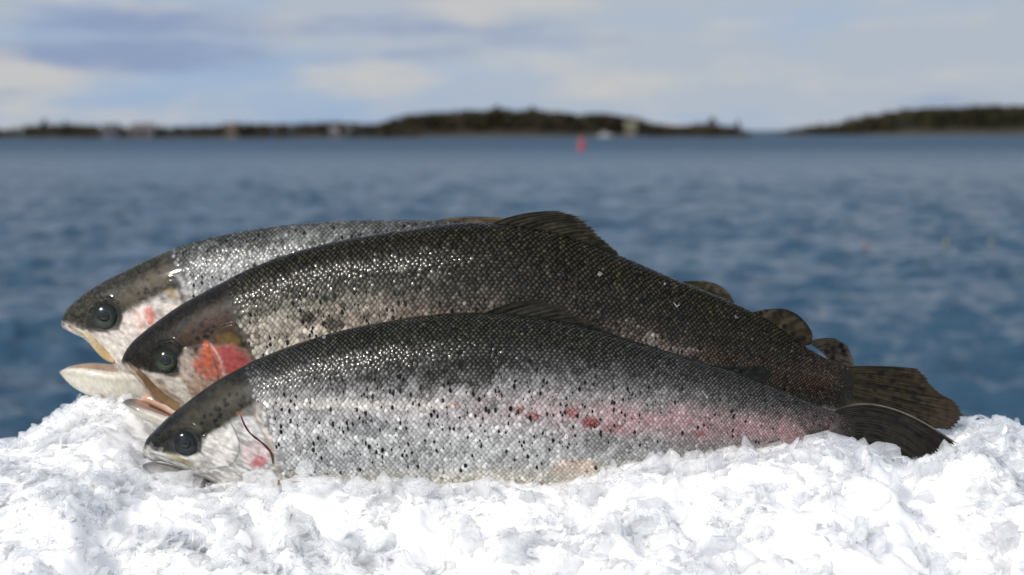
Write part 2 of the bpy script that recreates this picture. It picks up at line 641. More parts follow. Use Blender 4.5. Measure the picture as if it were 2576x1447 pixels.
def build_tree(px, ytop, Y, gz, label, tone, seed, conif):
    rng = np.random.default_rng(seed)
    k = Y / FPX
    x = (px - CX) * k
    h = CAM_Z - (ytop - 328.0) * k - gz
    t = thing('pine_tree' if conif else 'birch_tree', label, 'tree', (x, Y, gz - 0.2))
    v, f = tube([[x, Y, gz - .3], [x + .1, Y, gz + h * .5], [x, Y, gz + h * .93]], [0.035 * h, 0.022 * h, 0.004 * h], 7, n=8)
    link('trunk', make_mesh('trunk', v, f), M_TRUNK, t)
    nc = 230
    tt = rng.random(nc) ** 0.85
    rad = h * (0.27 * (1.05 - tt) + 0.02) if conif else h * 0.36 * np.sqrt(np.clip(1 - (2 * tt - 1) ** 2, 0.02, 1))
    a = rng.random(nc) * 6.283
    rr = rad * np.sqrt(rng.random(nc))
    cen = np.stack([x + rr * np.cos(a), Y + rr * np.sin(a), gz + h * (0.22 + 0.78 * tt)], 1)
    tri = rng.normal(0, 1, (nc, 3, 3)) * h * 0.05
    vv = (cen[:, None] + tri).reshape(-1, 3)
    c = np.repeat(np.array(tone)[None] * rng.uniform(0.6, 1.4, (nc, 1)), 3, 0)
    link('crown', make_mesh('crown', vv, [np.arange(nc * 3).reshape(-1, 3)], c, False), M_FOREST, t)


M_TRUNK = plain_mat('tree_bark', (0.09, 0.06, 0.045), 0.9, 0.3, 4)


def build_house(px, ywall, Y, gz, w, d, h, wall_col, roof_col, label, cat, name):
    k = Y / FPX
    x = (px - CX) * k
    t = thing(name, label, cat, (x, Y, gz))
    mw = plain_mat('painted_boards', wall_col, 0.7, 0.1, 1.5)
    mr = plain_mat('roofing', roof_col, 0.8, 0.2, 2)
    v, f = box_vf(x - w / 2, x + w / 2, Y, Y + d, gz - 1, gz + h)
    g = np.array([[x - w / 2, Y, gz + h], [x + w / 2, Y, gz + h], [x + w / 2, Y + d, gz + h], [x - w / 2, Y + d, gz + h],
                  [x - w / 2, Y + d / 2, gz + h + d * .38], [x + w / 2, Y + d / 2, gz + h + d * .38]])
    vv, ff = join_vf([(v, f[[0, 2, 3, 4, 5]]), (g, [np.array([[0, 4, 3], [1, 2, 5]])])])
    link('wall', make_mesh('wall', vv, ff, smooth_shade=False), mw, t)
    o = 0.35
    rz = gz + h + d * .38
    rv = []
    for s in (-1, 1):
        ya = Y + d / 2 + s * (d / 2 + o)
        za = gz + h - o * .76
        rv.append(np.array([[x - w / 2 - o, ya, za], [x + w / 2 + o, ya, za], [x + w / 2 + o, Y + d / 2, rz + .06], [x - w / 2 - o, Y + d / 2, rz + .06],
                            [x - w / 2 - o, ya, za + .2], [x + w / 2 + o, ya, za + .2], [x + w / 2 + o, Y + d / 2, rz + .26], [x - w / 2 - o, Y + d / 2, rz + .26]]))
    bf = np.array([[0, 1, 2, 3], [4, 7, 6, 5], [0, 4, 5, 1], [1, 5, 6, 2], [3, 2, 6, 7], [0, 3, 7, 4]])
    vv, ff = join_vf([(rv[0], bf), (rv[1], bf)])
    ro = link('roof', make_mesh('roof', vv, ff, smooth_shade=False), mr, t)
    cv, cf = box_vf(x + w * .2, x + w * .2 + .6, Y + d * .45, Y + d * .45 + .6, rz - .6, rz + .8)
    link('chimney', make_mesh('chimney', cv, [cf], smooth_shade=False), mr, ro)
    mg = plain_mat('window_glass', (0.02, 0.025, 0.03), 0.08, 0.1, 1)
    for wx in (-.3, .0, .3):
        wv, wf = box_vf(x + w * wx - .4, x + w * wx + .4, Y - .05, Y + .02, gz + h * .35, gz + h * .75)
        link('window', make_mesh('window', wv, [wf], smooth_shade=False), mg, t)
    return t


def build_background():
    dk = [np.array(c) for c in ((0.026, 0.032, 0.014), (0.036, 0.038, 0.017), (0.055, 0.038, 0.024), (0.022, 0.026, 0.014), (0.06, 0.05, 0.024))]
    brown = dk + [np.array((0.075, 0.048, 0.034)), np.array((0.06, 0.05, 0.025))]
    left = [(-120, 322), (0, 325), (40, 316), (100, 312), (130, 311), (170, 313), (215, 314), (260, 318), (300, 320), (400, 317), (480, 316), (560, 312), (620, 309),
            (680, 312), (760, 307), (830, 306), (900, 309), (960, 312), (1040, 316)]
    Yl = shore(348.5)
    gl = build_island(Yl, left, 60, 11, 6.0, 900, brown)
    mid = [(930, 314), (960, 305), (985, 298), (1010, 290), (1060, 282), (1120, 281), (1170, 274), (1210, 277), (1250, 270), (1300, 276), (1340, 273), (1400, 280), (1460, 286), (1510, 284),
           (1560, 288), (1600, 294), (1640, 308), (1700, 315), (1740, 316), (1780, 309), (1830, 316), (1860, 317), (1890, 329)]
    Ym = shore(345.5)
    gm = build_island(Ym, mid, 70, 23, 7.5, 1300, brown)
    right = [(1995, 331), (2030, 323), (2066, 316), (2120, 312), (2180, 297), (2240, 284), (2300, 272), (2350, 270), (2410, 268), (2460, 264), (2520, 262), (2580, 263), (2700, 268)]
    Yr = shore(341.5)
    gr = build_island(Yr, right, 80, 37, 9.0, 900, dk)

    for px, yt, fv, Yf, lab, seed, con in (
            (120, 301, .3, gl, 'taller of the two pines breaking the low skyline at the far left shore', 1, True),
            (172, 306, .35, gl, 'shorter pine just right of the tallest one on the far left shore', 2, True),
            (1252, 266, .5, gm, 'tree topping the highest hump of the middle island', 3, True),
            (1338, 269, .5, gm, 'tree just right of the highest hump of the middle island', 4, False),
            (1788, 297, .3, gm, 'broad dark tree near the low right tip of the middle island', 5, False),
            (1853, 306, .3, gm, 'last small tree on the right tip of the middle island', 6, True),
            (2058, 308, .3, gr, 'small tree on the low left tip of the right island', 7, True)):
        gz, Y = Yf(px, fv)
        build_tree(px, yt, Y, gz, lab, (0.022, 0.032, 0.016), 100 + seed, con)

    def ground(g, px, fv):
        return g(px, fv)
    z, Y = gl(282, .12)
    build_house(282, 340, Y - 3, max(z, .8), 6.5, 5, 3.4, (0.10, 0.10, 0.115), (0.09, 0.09, 0.1), 'pale grey shoreline house at far left, left of its white neighbour', 'house', 'shore_house')
    z, Y = gl(362, .12)
    build_house(362, 340, Y - 3, max(z, .8), 9.5, 6, 3.3, (0.11, 0.10, 0.10), (0.14, 0.13, 0.13), 'wide white house by the water on the far left shore', 'house', 'shore_house')
    z, Y = gl(588, .12)
    build_house(588, 340, Y - 3, max(z, .6), 6, 5, 4.0, (0.11, 0.088, 0.06), (0.13, 0.1, 0.09), 'tan boathouse at the water on the long low shore', 'house', 'boathouse')
    z, Y = gl(858, .12)
    build_house(858, 340, Y - 3, max(z, .6), 9, 5, 2.6, (0.095, 0.09, 0.095), (0.15, 0.14, 0.15), 'low pale lilac shed at the water beside the middle island', 'shed', 'boathouse')
    z, Y = gm(1585, .12)
    build_house(1585, 330, Y - 3, max(z, 2.2), 5.5, 5.5, 4.2, (0.14, 0.135, 0.10), (0.30, 0.28, 0.2), 'pale yellow cottage among dark trees on the middle island', 'house', 'cottage')

    # white motor boat moored off the cottage
    Yb = Ym - 9
    kb = Yb / FPX
    x0 = (1520 - CX) * kb
    t = thing('motor_boat', 'small white cabin motor boat moored off the middle island', 'boat', (x0, Yb, 0))
    L, W = 7.4, 2.5
    n = 16
    s = np.linspace(0, 1, n)
    beam = W / 2 * np.clip(1 - np.clip((s - .55) / .45, 0, 1) ** 2.2, 0.03, 1)
    sheer = 1.15 + .55 * s ** 2
    hx = x0 - L / 2 + s * L
    sec = []
    for (bw, bz) in ((0.0, -0.45), (0.55, -0.3), (0.88, .25), (1.0, 1.0)):
        sec.append((bw, bz))
    pv = []
    for i in range(n):
        row = [(hx[i], Yb - beam[i] * bw, bz * sheer[i] if bz > 0 else bz) for bw, bz in sec[::-1]] + [(hx[i], Yb + beam[i] * bw, bz * sheer[i] if bz > 0 else bz) for bw, bz in sec[1:]]
        pv.append(row)
    pv = np.array(pv).reshape(-1, 3)
    m_white = plain_mat('white_gelcoat', (0.36, 0.36, 0.37), 0.3, 0.05, 2)
    hf = grid_faces(n, 7)
    deck = np.stack([np.arange(n - 1) * 7, (np.arange(n - 1) + 1) * 7, (np.arange(n - 1) + 1) * 7 + 6, np.arange(n - 1) * 7 + 6], 1)
    link('hull', make_mesh('hull', pv, [np.concatenate([hf, deck, [[0, 6, 5, 1], [1, 5, 4, 2]]])]), m_white, t)
    cb = np.array([[x0 - 1.9, Yb - .85, 1.2], [x0 + 1.6, Yb - .85, 1.2], [x0 + 1.6, Yb + .85, 1.2], [x0 - 1.9, Yb + .85, 1.2],
                   [x0 - 1.7, Yb - .7, 2.7], [x0 + .7, Yb - .7, 2.7], [x0 + .7, Yb + .7, 2.7], [x0 - 1.7, Yb + .7, 2.7]])
    cbf = np.array([[4, 5, 6, 7], [0, 1, 5, 4], [1, 2, 6, 5], [2, 3, 7, 6], [3, 0, 4, 7]])
    cab = link('cabin', make_mesh('cabin', cb, [cbf], smooth_shade=False), m_white, t)
    gv, gf = box_vf(x0 - 1.4, x0 + .5, Yb - .86, Yb - .8, 1.75, 2.35)
    link('window', make_mesh('window', gv, [gf], smooth_shade=False), plain_mat('boat_glass', (0.02, 0.03, 0.035), 0.06, .1, 1), cab)
    mv, mf = tube([[x0 - 1.2, Yb, 2.7], [x0 - 1.25, Yb, 4.4]], [.05, .03], 6, n=4)
    link('mast', make_mesh('mast', mv, mf), m_white, t)

    # red can buoy
    Yq = shore(378.0)
    kq = Yq / FPX
    xb = (1462 - CX) * kq
    m_red = plain_mat('red_buoy_paint', (0.36, 0.04, 0.045), 0.4, 0.12, 2)
    t = thing('channel_buoy', 'tall red channel buoy floating in front of the middle island', 'buoy', (xb, Yq, 0))
    sc = kq * 36 / 3.0
    P = lambda pr: [(r * sc, z * sc) for r, z in pr]
    v, f = lathe(P([(0.0, -.5), (.75, -.5), (.82, -.1), (.82, .35), (.7, .5), (.0, .52)]), 24, xb, Yq)
    link('float', make_mesh('float', v, f), m_red, t)
    v, f = lathe(P([(.62, .5), (.60, 2.0), (.5, 2.15), (.0, 2.16)]), 24, xb, Yq)
    link('tower', make_mesh('tower', v, f), m_red, t)
    v, f = lathe(P([(.12, 2.1), (.12, 2.3), (.3, 2.32), (.3, 2.85), (.0, 2.86)]), 16, xb, Yq)
    link('topmark', make_mesh('topmark', v, f), m_red, t)

    # three little net floats on the water to the right
    m_or = plain_mat('float_orange', (0.26, 0.12, 0.06), 0.5, 0.2, 8)
    m_ye = plain_mat('float_yellow', (0.30, 0.25, 0.14), 0.5, 0.2, 8)
    m_rope = plain_mat('float_rope', (0.3, 0.25, 0.15), 0.9, .2, 8)
    for px, py, mt, lab in ((2181, 623, m_or, 'small rusty orange net float, alone on the water above the tails'),
                            (2383, 614, m_ye, 'small pale yellow net float between the two other floats'),
                            (2496, 616, m_ye, 'small yellow net float nearest the right edge of the sea')):
        Yn = shore(py)
        xn = (px - CX) * Yn / FPX
        t = thing('net_float', lab, 'float', (xn, Yn, 0), 'net floats on the water')
        a = np.linspace(-np.pi / 2, np.pi / 2, 12)
        v, f = lathe(np.stack([.06 * np.cos(a), .05 + .08 * np.sin(a)], 1), 16, xn, Yn)
        link('shell', make_mesh('shell', v, f), mt, t)
        v, f = tube([[xn - .03, Yn, .15], [xn - .02, Yn, .19], [xn + .02, Yn, .19], [xn + .03, Yn, .15]], [.008, .008], 6, n=8)
        link('loop', make_mesh('loop', v, f), m_rope, t)


build_water()
build_quay()
build_background()

# ------------------------------------------------------------------ the heap of crushed ice
def heap_lines():
    fl = [(-900, 1260), (-300, 1230), (0, 1215), (250, 1216), (300, 1245), (360, 1260), (420, 1262), (490, 1256), (580, 1246), (700, 1242), (760, 1222), (830, 1226), (900, 1240), (960, 1232), (1060, 1232), (1100, 1250), (1250, 1232),
          (1350, 1240), (1420, 1246), (1500, 1234), (1560, 1204), (1650, 1172), (1700, 1186), (1800, 1174), (1880, 1146), (2000, 1146), (2090, 1128), (2200, 1140), (2260, 1176), (2350, 1172), (2420, 1156), (2450, 1136), (2500, 1150), (2560, 1205), (2630, 1290), (2900, 1500), (3400, 1700)]
    ml = [(-900, 1330), (-300, 1200), (0, 1160), (60, 1140), (130, 1112), (200, 1086), (270, 1076), (330, 1090), (400, 1125), (480, 1150), (700, 1130), (1200, 1120), (1600, 1090), (1900, 1075), (2080, 1075), (2180, 1118),
          (2280, 1150), (2390, 1142), (2450, 1100), (2520, 1085), (2590, 1105), (2700, 1190), (3000, 1380), (3400, 1400)]
    rl = [(-900, 1330), (-300, 1200), (0, 1134), (60, 1100), (130, 1050), (200, 1004), (250, 992), (340, 988), (420, 1000), (560, 1040), (800, 1050), (1200, 1040), (1600, 1010), (1900, 990), (2060, 1000),
          (2200, 1030), (2300, 1060), (2430, 1066), (2520, 1056), (2590, 1076), (2750, 1130), (3000, 1230), (3400, 1400)]
    out = []
    for ln, Y in ((fl, 1.085), (ml, 1.20), (rl, 1.30)):
        a = np.array(ln, float)
        a[:, 1] += 10
        p = at(a[:, 0], a[:, 1], Y)
        out.append((p[:, 0], p[:, 2]))
    return out


_hl = heap_lines()


def heap_z(x, y, rough=True):
    za, zb, zc = (np.interp(x, a, b) for a, b in _hl)
    t1 = smooth(1.115, 1.20, y)
    t2 = smooth(1.225, 1.30, y)
    z = za + (zb - za) * t1 + (zc - zb) * t2
    front = np.clip(1.085 - y, 0, None)
    lump = fbm(x * 9 + 3, y * 9, 31, 3) - 0.5
    z = z - front * (0.36 + 0.3 * lump) - np.clip(front - 0.25, 0, None) * 1.0
    z = z - np.clip(y - 1.31, 0, None) * 0.75
    if rough:
        env = smooth(0.0, 0.05, front) * 0.8 + 0.2
        z = z + env * ((fbm(x * 14, y * 14, 41, 3) - 0.5) * 0.048 + (fbm(x * 48, y * 48, 47, 3) - 0.5) * 0.014)
    return np.maximum(z, CAM_Z - 0.52)


def flakes(rng, n, centers, size_lo, size_hi, normals=None, spread=1.0, pw=2.2):
    """n thin angular plates of ice as arrays (verts, faces)"""
    K = 7
    a = (np.arange(K)[None, :] + rng.uniform(-.36, .36, (n, K))) * 2 * np.pi / K
    r = rng.uniform(0.6, 1.15, (n, K))
    size = size_lo + (size_hi - size_lo) * rng.random(n) ** pw
    el = rng.uniform(0.45, 1.0, n)
    px = np.cos(a) * r * size[:, None]
    py = np.sin(a) * r * size[:, None] * el[:, None]
    th = np.clip(size * rng.uniform(0.06, 0.18, n), 0.0005, 0.002)
    bend = rng.normal(0, 0.25, n) / size
    zc = bend[:, None] * px * px
    top = np.stack([px * .9, py * .9, zc + th[:, None] * rng.uniform(.3, 1.0, (n, K))], -1)
    bot = np.stack([px, py, zc - th[:, None] * rng.uniform(.2, .8, (n, K))], -1)
    ct = np.stack([0 * th, 0 * th, th], -1)[:, None]
    cb = np.stack([0 * th, 0 * th, -th], -1)[:, None]
    P = np.concatenate([top, bot, ct, cb], 1)
    # orientation: mostly lying with a random tilt
    nz = rng.normal(0, 1, (n, 3)) * spread + np.array([0, -0.35, 1.0])
    nz /= np.linalg.norm(nz, axis=1)[:, None]
    t = rng.normal(0, 1, (n, 3))
    t -= (t * nz).sum(1)[:, None] * nz
    t /= np.linalg.norm(t, axis=1)[:, None]
    bt = np.cross(nz, t)
    M = np.stack([t, bt, nz], 1)
    V = np.einsum('nki,nij->nkj', P, M) + centers[:, None]
    base = (np.arange(n) * (2 * K + 2))[:, None, None]
    k = np.arange(K)
    k2 = (k + 1) % K
    ftop = np.stack([np.full(K, 2 * K), k, k2], 1)[None] + base
    fbot = np.stack([np.full(K, 2 * K + 1), K + k2, K + k], 1)[None] + base
    side = np.stack([K + k, K + k2, k2, k], 1)[None] + base
    return V.reshape(-1, 3), [np.concatenate([ftop.reshape(-1, 3), fbot.reshape(-1, 3)]), side.reshape(-1, 4)]


def ice_detail(x, y):
    """clumps and broken edges of the packed flakes"""
    wx = x + 0.006 * (fbm(x * 60, y * 60, 71, 2) - .5)
    wy = y + 0.006 * (fbm(x * 60 + 9, y * 60, 73, 2) - .5)
    r = 1 - np.abs(2 * fbm(wx * 52, wy * 52, 75, 3) - 1)
    b = np.abs(2 * vnoise(wx * 150, wy * 150, 79) - 1)
    return (r - .75) * 0.012 + (b - .5) * 0.0022


def build_ice():
    rng = np.random.default_rng(7)
    xs = np.concatenate([np.linspace(-1.15, -.50, 30, endpoint=False), np.linspace(-.50, .50, 600), np.linspace(.50, 1.15, 31)[1:]])
    ys = np.concatenate([np.linspace(.5, .88, 20, endpoint=False), np.linspace(.88, 1.33, 270), np.linspace(1.33, 1.76, 22)[1:]])
    X, Y = np.meshgrid(xs, ys, indexing='ij')
    Z = heap_z(X, Y) + ice_detail(X, Y) + 0.0015
    base = (np.stack([X, Y, Z], -1).reshape(-1, 3), [grid_faces(len(xs), len(ys))])
    sets = []
    for n, y0, y1, lo, hi, spread, pw, up in ((7500, .87, 1.32, .0015, .020, .5, 3.0, -.0003), (3200, 1.0, 1.12, .0015, .011, .8, 2.2, .0008), (4500, 1.23, 1.32, .0012, .008, 1.5, 2.0, .0015)):
        fx = rng.uniform(-.5, .5, n)
        fy = y0 + (y1 - y0) * rng.random(n) ** 1.1
        dens = fbm(fx * 30, fy * 30, 91, 2)
        k = dens > .40
        fx, fy = fx[k], fy[k]
        fz = heap_z(fx, fy) + ice_detail(fx, fy) + rng.normal(up, .0016, len(fx))
        sets.append(flakes(rng, len(fx), np.stack([fx, fy, fz], 1), lo, hi, spread=spread, pw=pw))
    v, f = join_vf(sets)
    link('crushed_ice', make_mesh('crushed_ice_flakes', v, f, smooth_shade=False), M_ICE, kind='stuff', label='heap of white crushed ice under the three trout')
    link('packed_ice', make_mesh('packed_ice', base[0], base[1]), M_ICE_BASE, kind='structure')


def shard(poly, Y, lean, thick, mat, seed, tilt=0.0):
    """one big flake: an outline (print px) standing at distance Y, with real thickness and chipped edges"""
    rng = np.random.default_rng(seed)
    p = np.asarray(poly, float)
    q = polyline(np.concatenate([p, p[:1]]), 4 * len(p) + 1)[:-1]
    q += rng.normal(0, 0.8, q.shape)
    w = at(q[:, 0], q[:, 1], Y)
    c = w.mean(0)
    d = w - c
    w[:, 1] += lean * d[:, 2] + tilt * d[:, 0]
    m = len(q)
    th = thick * rng.uniform(.55, 1.2, m)
    front = w + np.stack([0 * th, -th, 0 * th], 1)
    back = c + (w - c) * 1.0 + np.stack([0 * th, th, 0 * th], 1)
    inn = c + (w - c) * 0.72 + np.stack([0 * th, -th * 1.35 - .0004, 0 * th], 1)
    inn[:, 1] += rng.normal(0, .0005, m)
    cf, cbk = c + [0, -thick * 1.5, 0], c + [0, thick * 1.2, 0]
    V = np.concatenate([front, back, inn, [cf], [cbk]])
    k = np.arange(m)
    k2 = (k + 1) % m
    fq = np.concatenate([np.stack([k, k2, m + k2, m + k], 1), np.stack([k2, k, 2 * m + k, 2 * m + k2], 1)])
    ft = np.concatenate([np.stack([2 * m + k, np.full(m, 3 * m), 2 * m + k2], 1), np.stack([m + k2, np.full(m, 3 * m + 1), m + k], 1)])
    return make_mesh('ice_shard', V, [fq, ft], smooth_shade=False)


def build_shards():
    specs = [
        ([(610, 1192), (640, 1182), (683, 1180), (699, 1205), (703, 1258), (650, 1262), (612, 1236)], 1.082, -.1, .0013, M_CLEAR, 'clear upright sheet of ice covering the lower gill of the front trout'),
        ([(372, 1192), (420, 1186), (490, 1180), (484, 1224), (478, 1262), (420, 1272), (384, 1248)], 1.098, -.25, .0014, M_CLEAR, 'clear plate of ice standing under the chin of the front trout'),
        ([(705, 1208), (760, 1198), (838, 1200), (846, 1220), (800, 1243), (712, 1240)], 1.080, -.2, .002, M_CLEAR, 'flat grey clear slab of ice right of the front gill'),
        ([(742, 1186), (752, 1162), (772, 1156), (788, 1170), (790, 1190), (764, 1200)], 1.078, .1, .002, M_CLEAR, 'small rounded clear lump of ice against the front belly'),
        ([(862, 1226), (880, 1206), (904, 1194), (916, 1202), (948, 1224), (930, 1248), (880, 1250)], 1.078, -.3, .0022, M_ICE, 'pointed white flake of ice below the front belly, left of the blunt one'),
        ([(1008, 1226), (1034, 1208), (1068, 1200), (1086, 1212), (1084, 1242), (1040, 1250)], 1.076, -.3, .0022, M_ICE, 'blunt white chip of ice pressed on the front belly middle'),
        ([(1556, 1196), (1588, 1172), (1618, 1160), (1648, 1135), (1662, 1150), (1680, 1180), (1650, 1212), (1580, 1220)], 1.083, -.35, .0022, M_ICE, 'square cornered white flake rising highest against the rear belly of the front trout'),
        ([(1690, 1190), (1712, 1158), (1760, 1150), (1790, 1146), (1800, 1180), (1740, 1204)], 1.086, -.4, .002, M_ICE, 'rounded white flake right of the square cornered one'),
        ([(2076, 1110), (2084, 1096), (2130, 1102), (2150, 1112), (2176, 1118), (2170, 1146), (2110, 1150)], 1.098, -.5, .0014, M_ICE, 'thin jagged flake lapping the tail root of the front trout'),
        ([(2180, 1120), (2206, 1108), (2236, 1112), (2262, 1122), (2268, 1150), (2220, 1162), (2184, 1146)], 1.100, -.5, .0014, M_ICE, 'bitten edged flake against the front tail fin'),
        ([(1240, 1420), (1262, 1322), (1300, 1338), (1330, 1412), (1290, 1447)], .985, -.5, .0022, M_ICE, 'large leaning wedge of ice low in the middle of the heap'),
        ([(2380, 1240), (2440, 1180), (2490, 1190), (2506, 1250), (2450, 1290)], 1.06, -.6, .002, M_CLEAR, 'large clear flake lying on the shaded right shoulder of the heap'),
        ([(240, 1196), (262, 1176), (310, 1180), (322, 1204), (280, 1222)], 1.10, -.5, .002, M_CLEAR, 'clear flat piece of ice left of the front snout'),
        ([(296, 1262), (320, 1180), (352, 1168), (374, 1190), (372, 1240), (330, 1272)], 1.105, -.5, .0016, M_CLEAR, 'pinkish clear piece of ice just before the front snout'),
    ]
    for i, (poly, Y, lean, th, mat, lab) in enumerate(specs):
        me = shard(poly, Y, lean, th, mat, 50 + i)
        link('ice_shard', me, mat, label=lab, category='ice shard', group='large shards of ice in the heap')
    # other big flakes scattered over the heap: alike, so they share one label
    rng = np.random.default_rng(99)
    protos = []
    for k in range(6):
        V, F = flakes(np.random.default_rng(200 + k), 1, np.zeros((1, 3)), 0.0125, 0.0155, spread=0.4)
        protos.append(make_mesh('ice_flake', V, F, smooth_shade=False))
        protos[-1].materials.append(M_ICE if k % 3 else M_CLEAR)
    for i in range(150):
        x, y = rng.uniform(-.42, .42), 0.92 + 0.17 * rng.random()
        if x < -.29 or x > .33:
            y = 0.92 + .3 * rng.random()
        z = float(heap_z(np.array([x]), np.array([y]))[0])
        o = bpy.data.objects.new('ice_flake', protos[i % 6])
        COL.objects.link(o)
        o.location = (x, y, z + rng.uniform(-.002, .003))
        o.rotation_euler = rng.uniform(-.3, .8), rng.uniform(-.5, .5), rng.uniform(0, 6.28)
        s = rng.uniform(.7, 1.35)
        o.scale = (s, s, s)
        o['label'] = 'loose thumbnail sized flake of ice lying among the crushed ice'
        o['category'] = 'ice flake'
        o['group'] = 'loose flakes of ice on the heap'


build_ice()
build_shards()

# ------------------------------------------------------------------ trout
def lerp_line(line, x):
    p = np.asarray(line, float)
    return np.interp(x, p[:, 0], p[:, 1])


class Trout:
    LEAN = 0.03

    def __init__(self, name, label, Y0, st, head_n, spec):
        self.Y0, self.spec = Y0, spec
        self.Yn = Y0 - 0.028                     # plane of the near cheek, where markings were measured
        st = np.asarray(st, float)
        T, B = xz(st[:, 0:2], Y0), xz(st[:, 2:4], Y0)
        W = st[:, 4] / 1000.0
        C = (T + B) / 2
        d = np.concatenate([[0], np.cumsum(np.linalg.norm(np.diff(C, axis=0), axis=1))])
        hd = d[head_n]
        t = np.concatenate([np.linspace(0, 1, 190, endpoint=False) ** 1.25 * hd, np.linspace(hd, d[-1], 270)])
        row = hermite(d, np.concatenate([T, B, W[:, None]], 1), t)
        T, B, W = row[:, 0:2], row[:, 2:4], np.maximum(row[:, 4], .0004)
        self.t, self.L = t, d[-1]
        C, H = (T + B) / 2, (T - B) / 2
        th = np.concatenate([np.linspace(0, np.pi, 190, endpoint=False), np.linspace(np.pi, 2 * np.pi, 60, endpoint=False)])
        ca, sa = np.cos(th), np.sin(th)
        e = 0.92
        a = np.sign(ca) * np.abs(ca) ** e
        b = np.sign(sa) * np.abs(sa) ** (e * 1.02)
        keel = 1 - 0.10 * np.clip(-ca, 0, 1) ** 2 + 0.04 * ca      # slightly narrower towards the belly
        self.th = th
        X = C[:, 0:1] + H[:, 0:1] * a
        Z = C[:, 1:2] + H[:, 1:2] * a
        zc = C[:, 1:2]
        self.zc_x, self.zc_z = C[:, 0], C[:, 1]
        Y = Y0 + self.LEAN * (Z - zc) - W[:, None] * b * keel
        P = np.stack([X, Y, Z], -1)
        N = self.normals(P)
        ctr = np.stack([C[:, 0], np.full(len(t), Y0), C[:, 1]], 1)[:, None]
        flip = np.sign((N * (P - ctr)).sum(-1).mean())
        N *= flip
        self.flip = flip
        # relief (gill covers, orbits, jaw bones)
        x, z = P[..., 0], P[..., 2]
        disp = np.zeros(x.shape)
        for kind, pts, hgt, soft in spec['relief']:
            q = xz(pts, self.Yn)
            if kind == 'area':
                disp += hgt * smooth(-soft, soft, sd_poly(x, z, q))
            else:
                disp += hgt * np.exp(-(d_line(x, z, q) / soft) ** 2)
        P = P + N * disp[..., None]
        self.P = P
        self.N = self.normals(P) * flip
        self.root = thing(name, label, 'fish', (float(C[len(t) // 2, 0]), Y0, float(B[len(t) // 2, 1])), 'trout lying on the ice')
        col = self.paint(x, z, disp)
        nu, nv = x.shape
        V = np.concatenate([P.reshape(-1, 3), P[0].mean(0)[None], P[-1].mean(0)[None]])
        cc = np.concatenate([col.reshape(-1, 3), col[0].mean(0)[None], col[-1].mean(0)[None]])
        f = grid_faces(nu, nv, True)
        k = np.arange(nv)
        caps = np.concatenate([np.stack([np.full(nv, nu * nv), (k + 1) % nv, k], 1), np.stack([np.full(nv, nu * nv + 1), (nu - 1) * nv + k, (nu - 1) * nv + (k + 1) % nv], 1)])
        if flip > 0:
            pass
        me = make_mesh('body', V, [f, caps], cc)
        link('body', me, M_SKIN, self.root)
        self.scales()

    @staticmethod
    def normals(P):
        du = np.gradient(P, axis=0)
        dv = (np.roll(P, -1, 1) - np.roll(P, 1, 1))
        n = np.cross(du, dv)
        return n / (np.linalg.norm(n, axis=-1, keepdims=True) + 1e-15)

    # --- pigment of the flank as a function of place on the fish (metres in its own upright plane)
    def px(self, x, z):
        """own coordinates in the units of the measured outline"""
        t = self.Yn
        u = x / t
        # invert the upright-plane relation for (x, z) at distance Yn
        vz = (z - CAM_Z) / t
        v = (vz * CP + SP) / (CP - vz * SP)
        dy = CP + v * SP
        return CX + u * dy * FPX, CY - v * FPX

    def flank(self, x, z):
        s = self.spec
        qx, qy = self.px(x, z)
        n1 = fbm(qx / 26, qy / 18, s['seed'], 4)
        n2 = fbm(qx / 90, qy / 60, s['seed'] + 5, 3)
        d = qy - lerp_line(s['border'], qx) + (n1 - .5) * 30 + (n2 - .5) * 26
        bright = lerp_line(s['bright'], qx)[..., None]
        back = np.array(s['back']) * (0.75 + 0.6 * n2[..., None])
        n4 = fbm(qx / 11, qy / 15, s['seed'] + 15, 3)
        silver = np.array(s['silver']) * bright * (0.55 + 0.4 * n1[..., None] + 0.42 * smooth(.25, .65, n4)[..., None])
        w = (smooth(-190, 66, d) ** 2.4)[..., None]
        c = back * (1 - w) + silver * w
        # belly
        wb = smooth(-30, 40, qy - lerp_line(s['belly'], qx) + (n2 - .5) * 30)[..., None]
        c = c * (1 - wb) + np.array(s['belly_col']) * wb
        # pink band
        pb = lerp_line(s['pink_y'], qx)
        wp = np.exp(-((qy - pb + (n2 - .5) * 40) / s['pink_w']) ** 2) * lerp_line(s['pink_a'], qx) * np.clip(0.4 + 1.2 * n1, 0, 1.2)
        c = c * (1 - wp[..., None]) + np.array(s['pink_col']) * wp[..., None]
        wt = smooth(s['tail_x'] - 50, s['tail_x'] + 40, qx + (n1 - .5) * 60)[..., None]
        c = c * (1 - wt) + np.array([.045, .039, .028]) * (.5 + n1[..., None]) * wt
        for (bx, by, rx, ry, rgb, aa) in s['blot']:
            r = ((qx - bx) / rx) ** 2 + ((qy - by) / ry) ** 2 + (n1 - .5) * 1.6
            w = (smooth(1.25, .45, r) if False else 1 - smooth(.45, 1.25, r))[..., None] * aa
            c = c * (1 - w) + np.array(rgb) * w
        return c, w[..., 0] if w.ndim == x.ndim + 1 else w

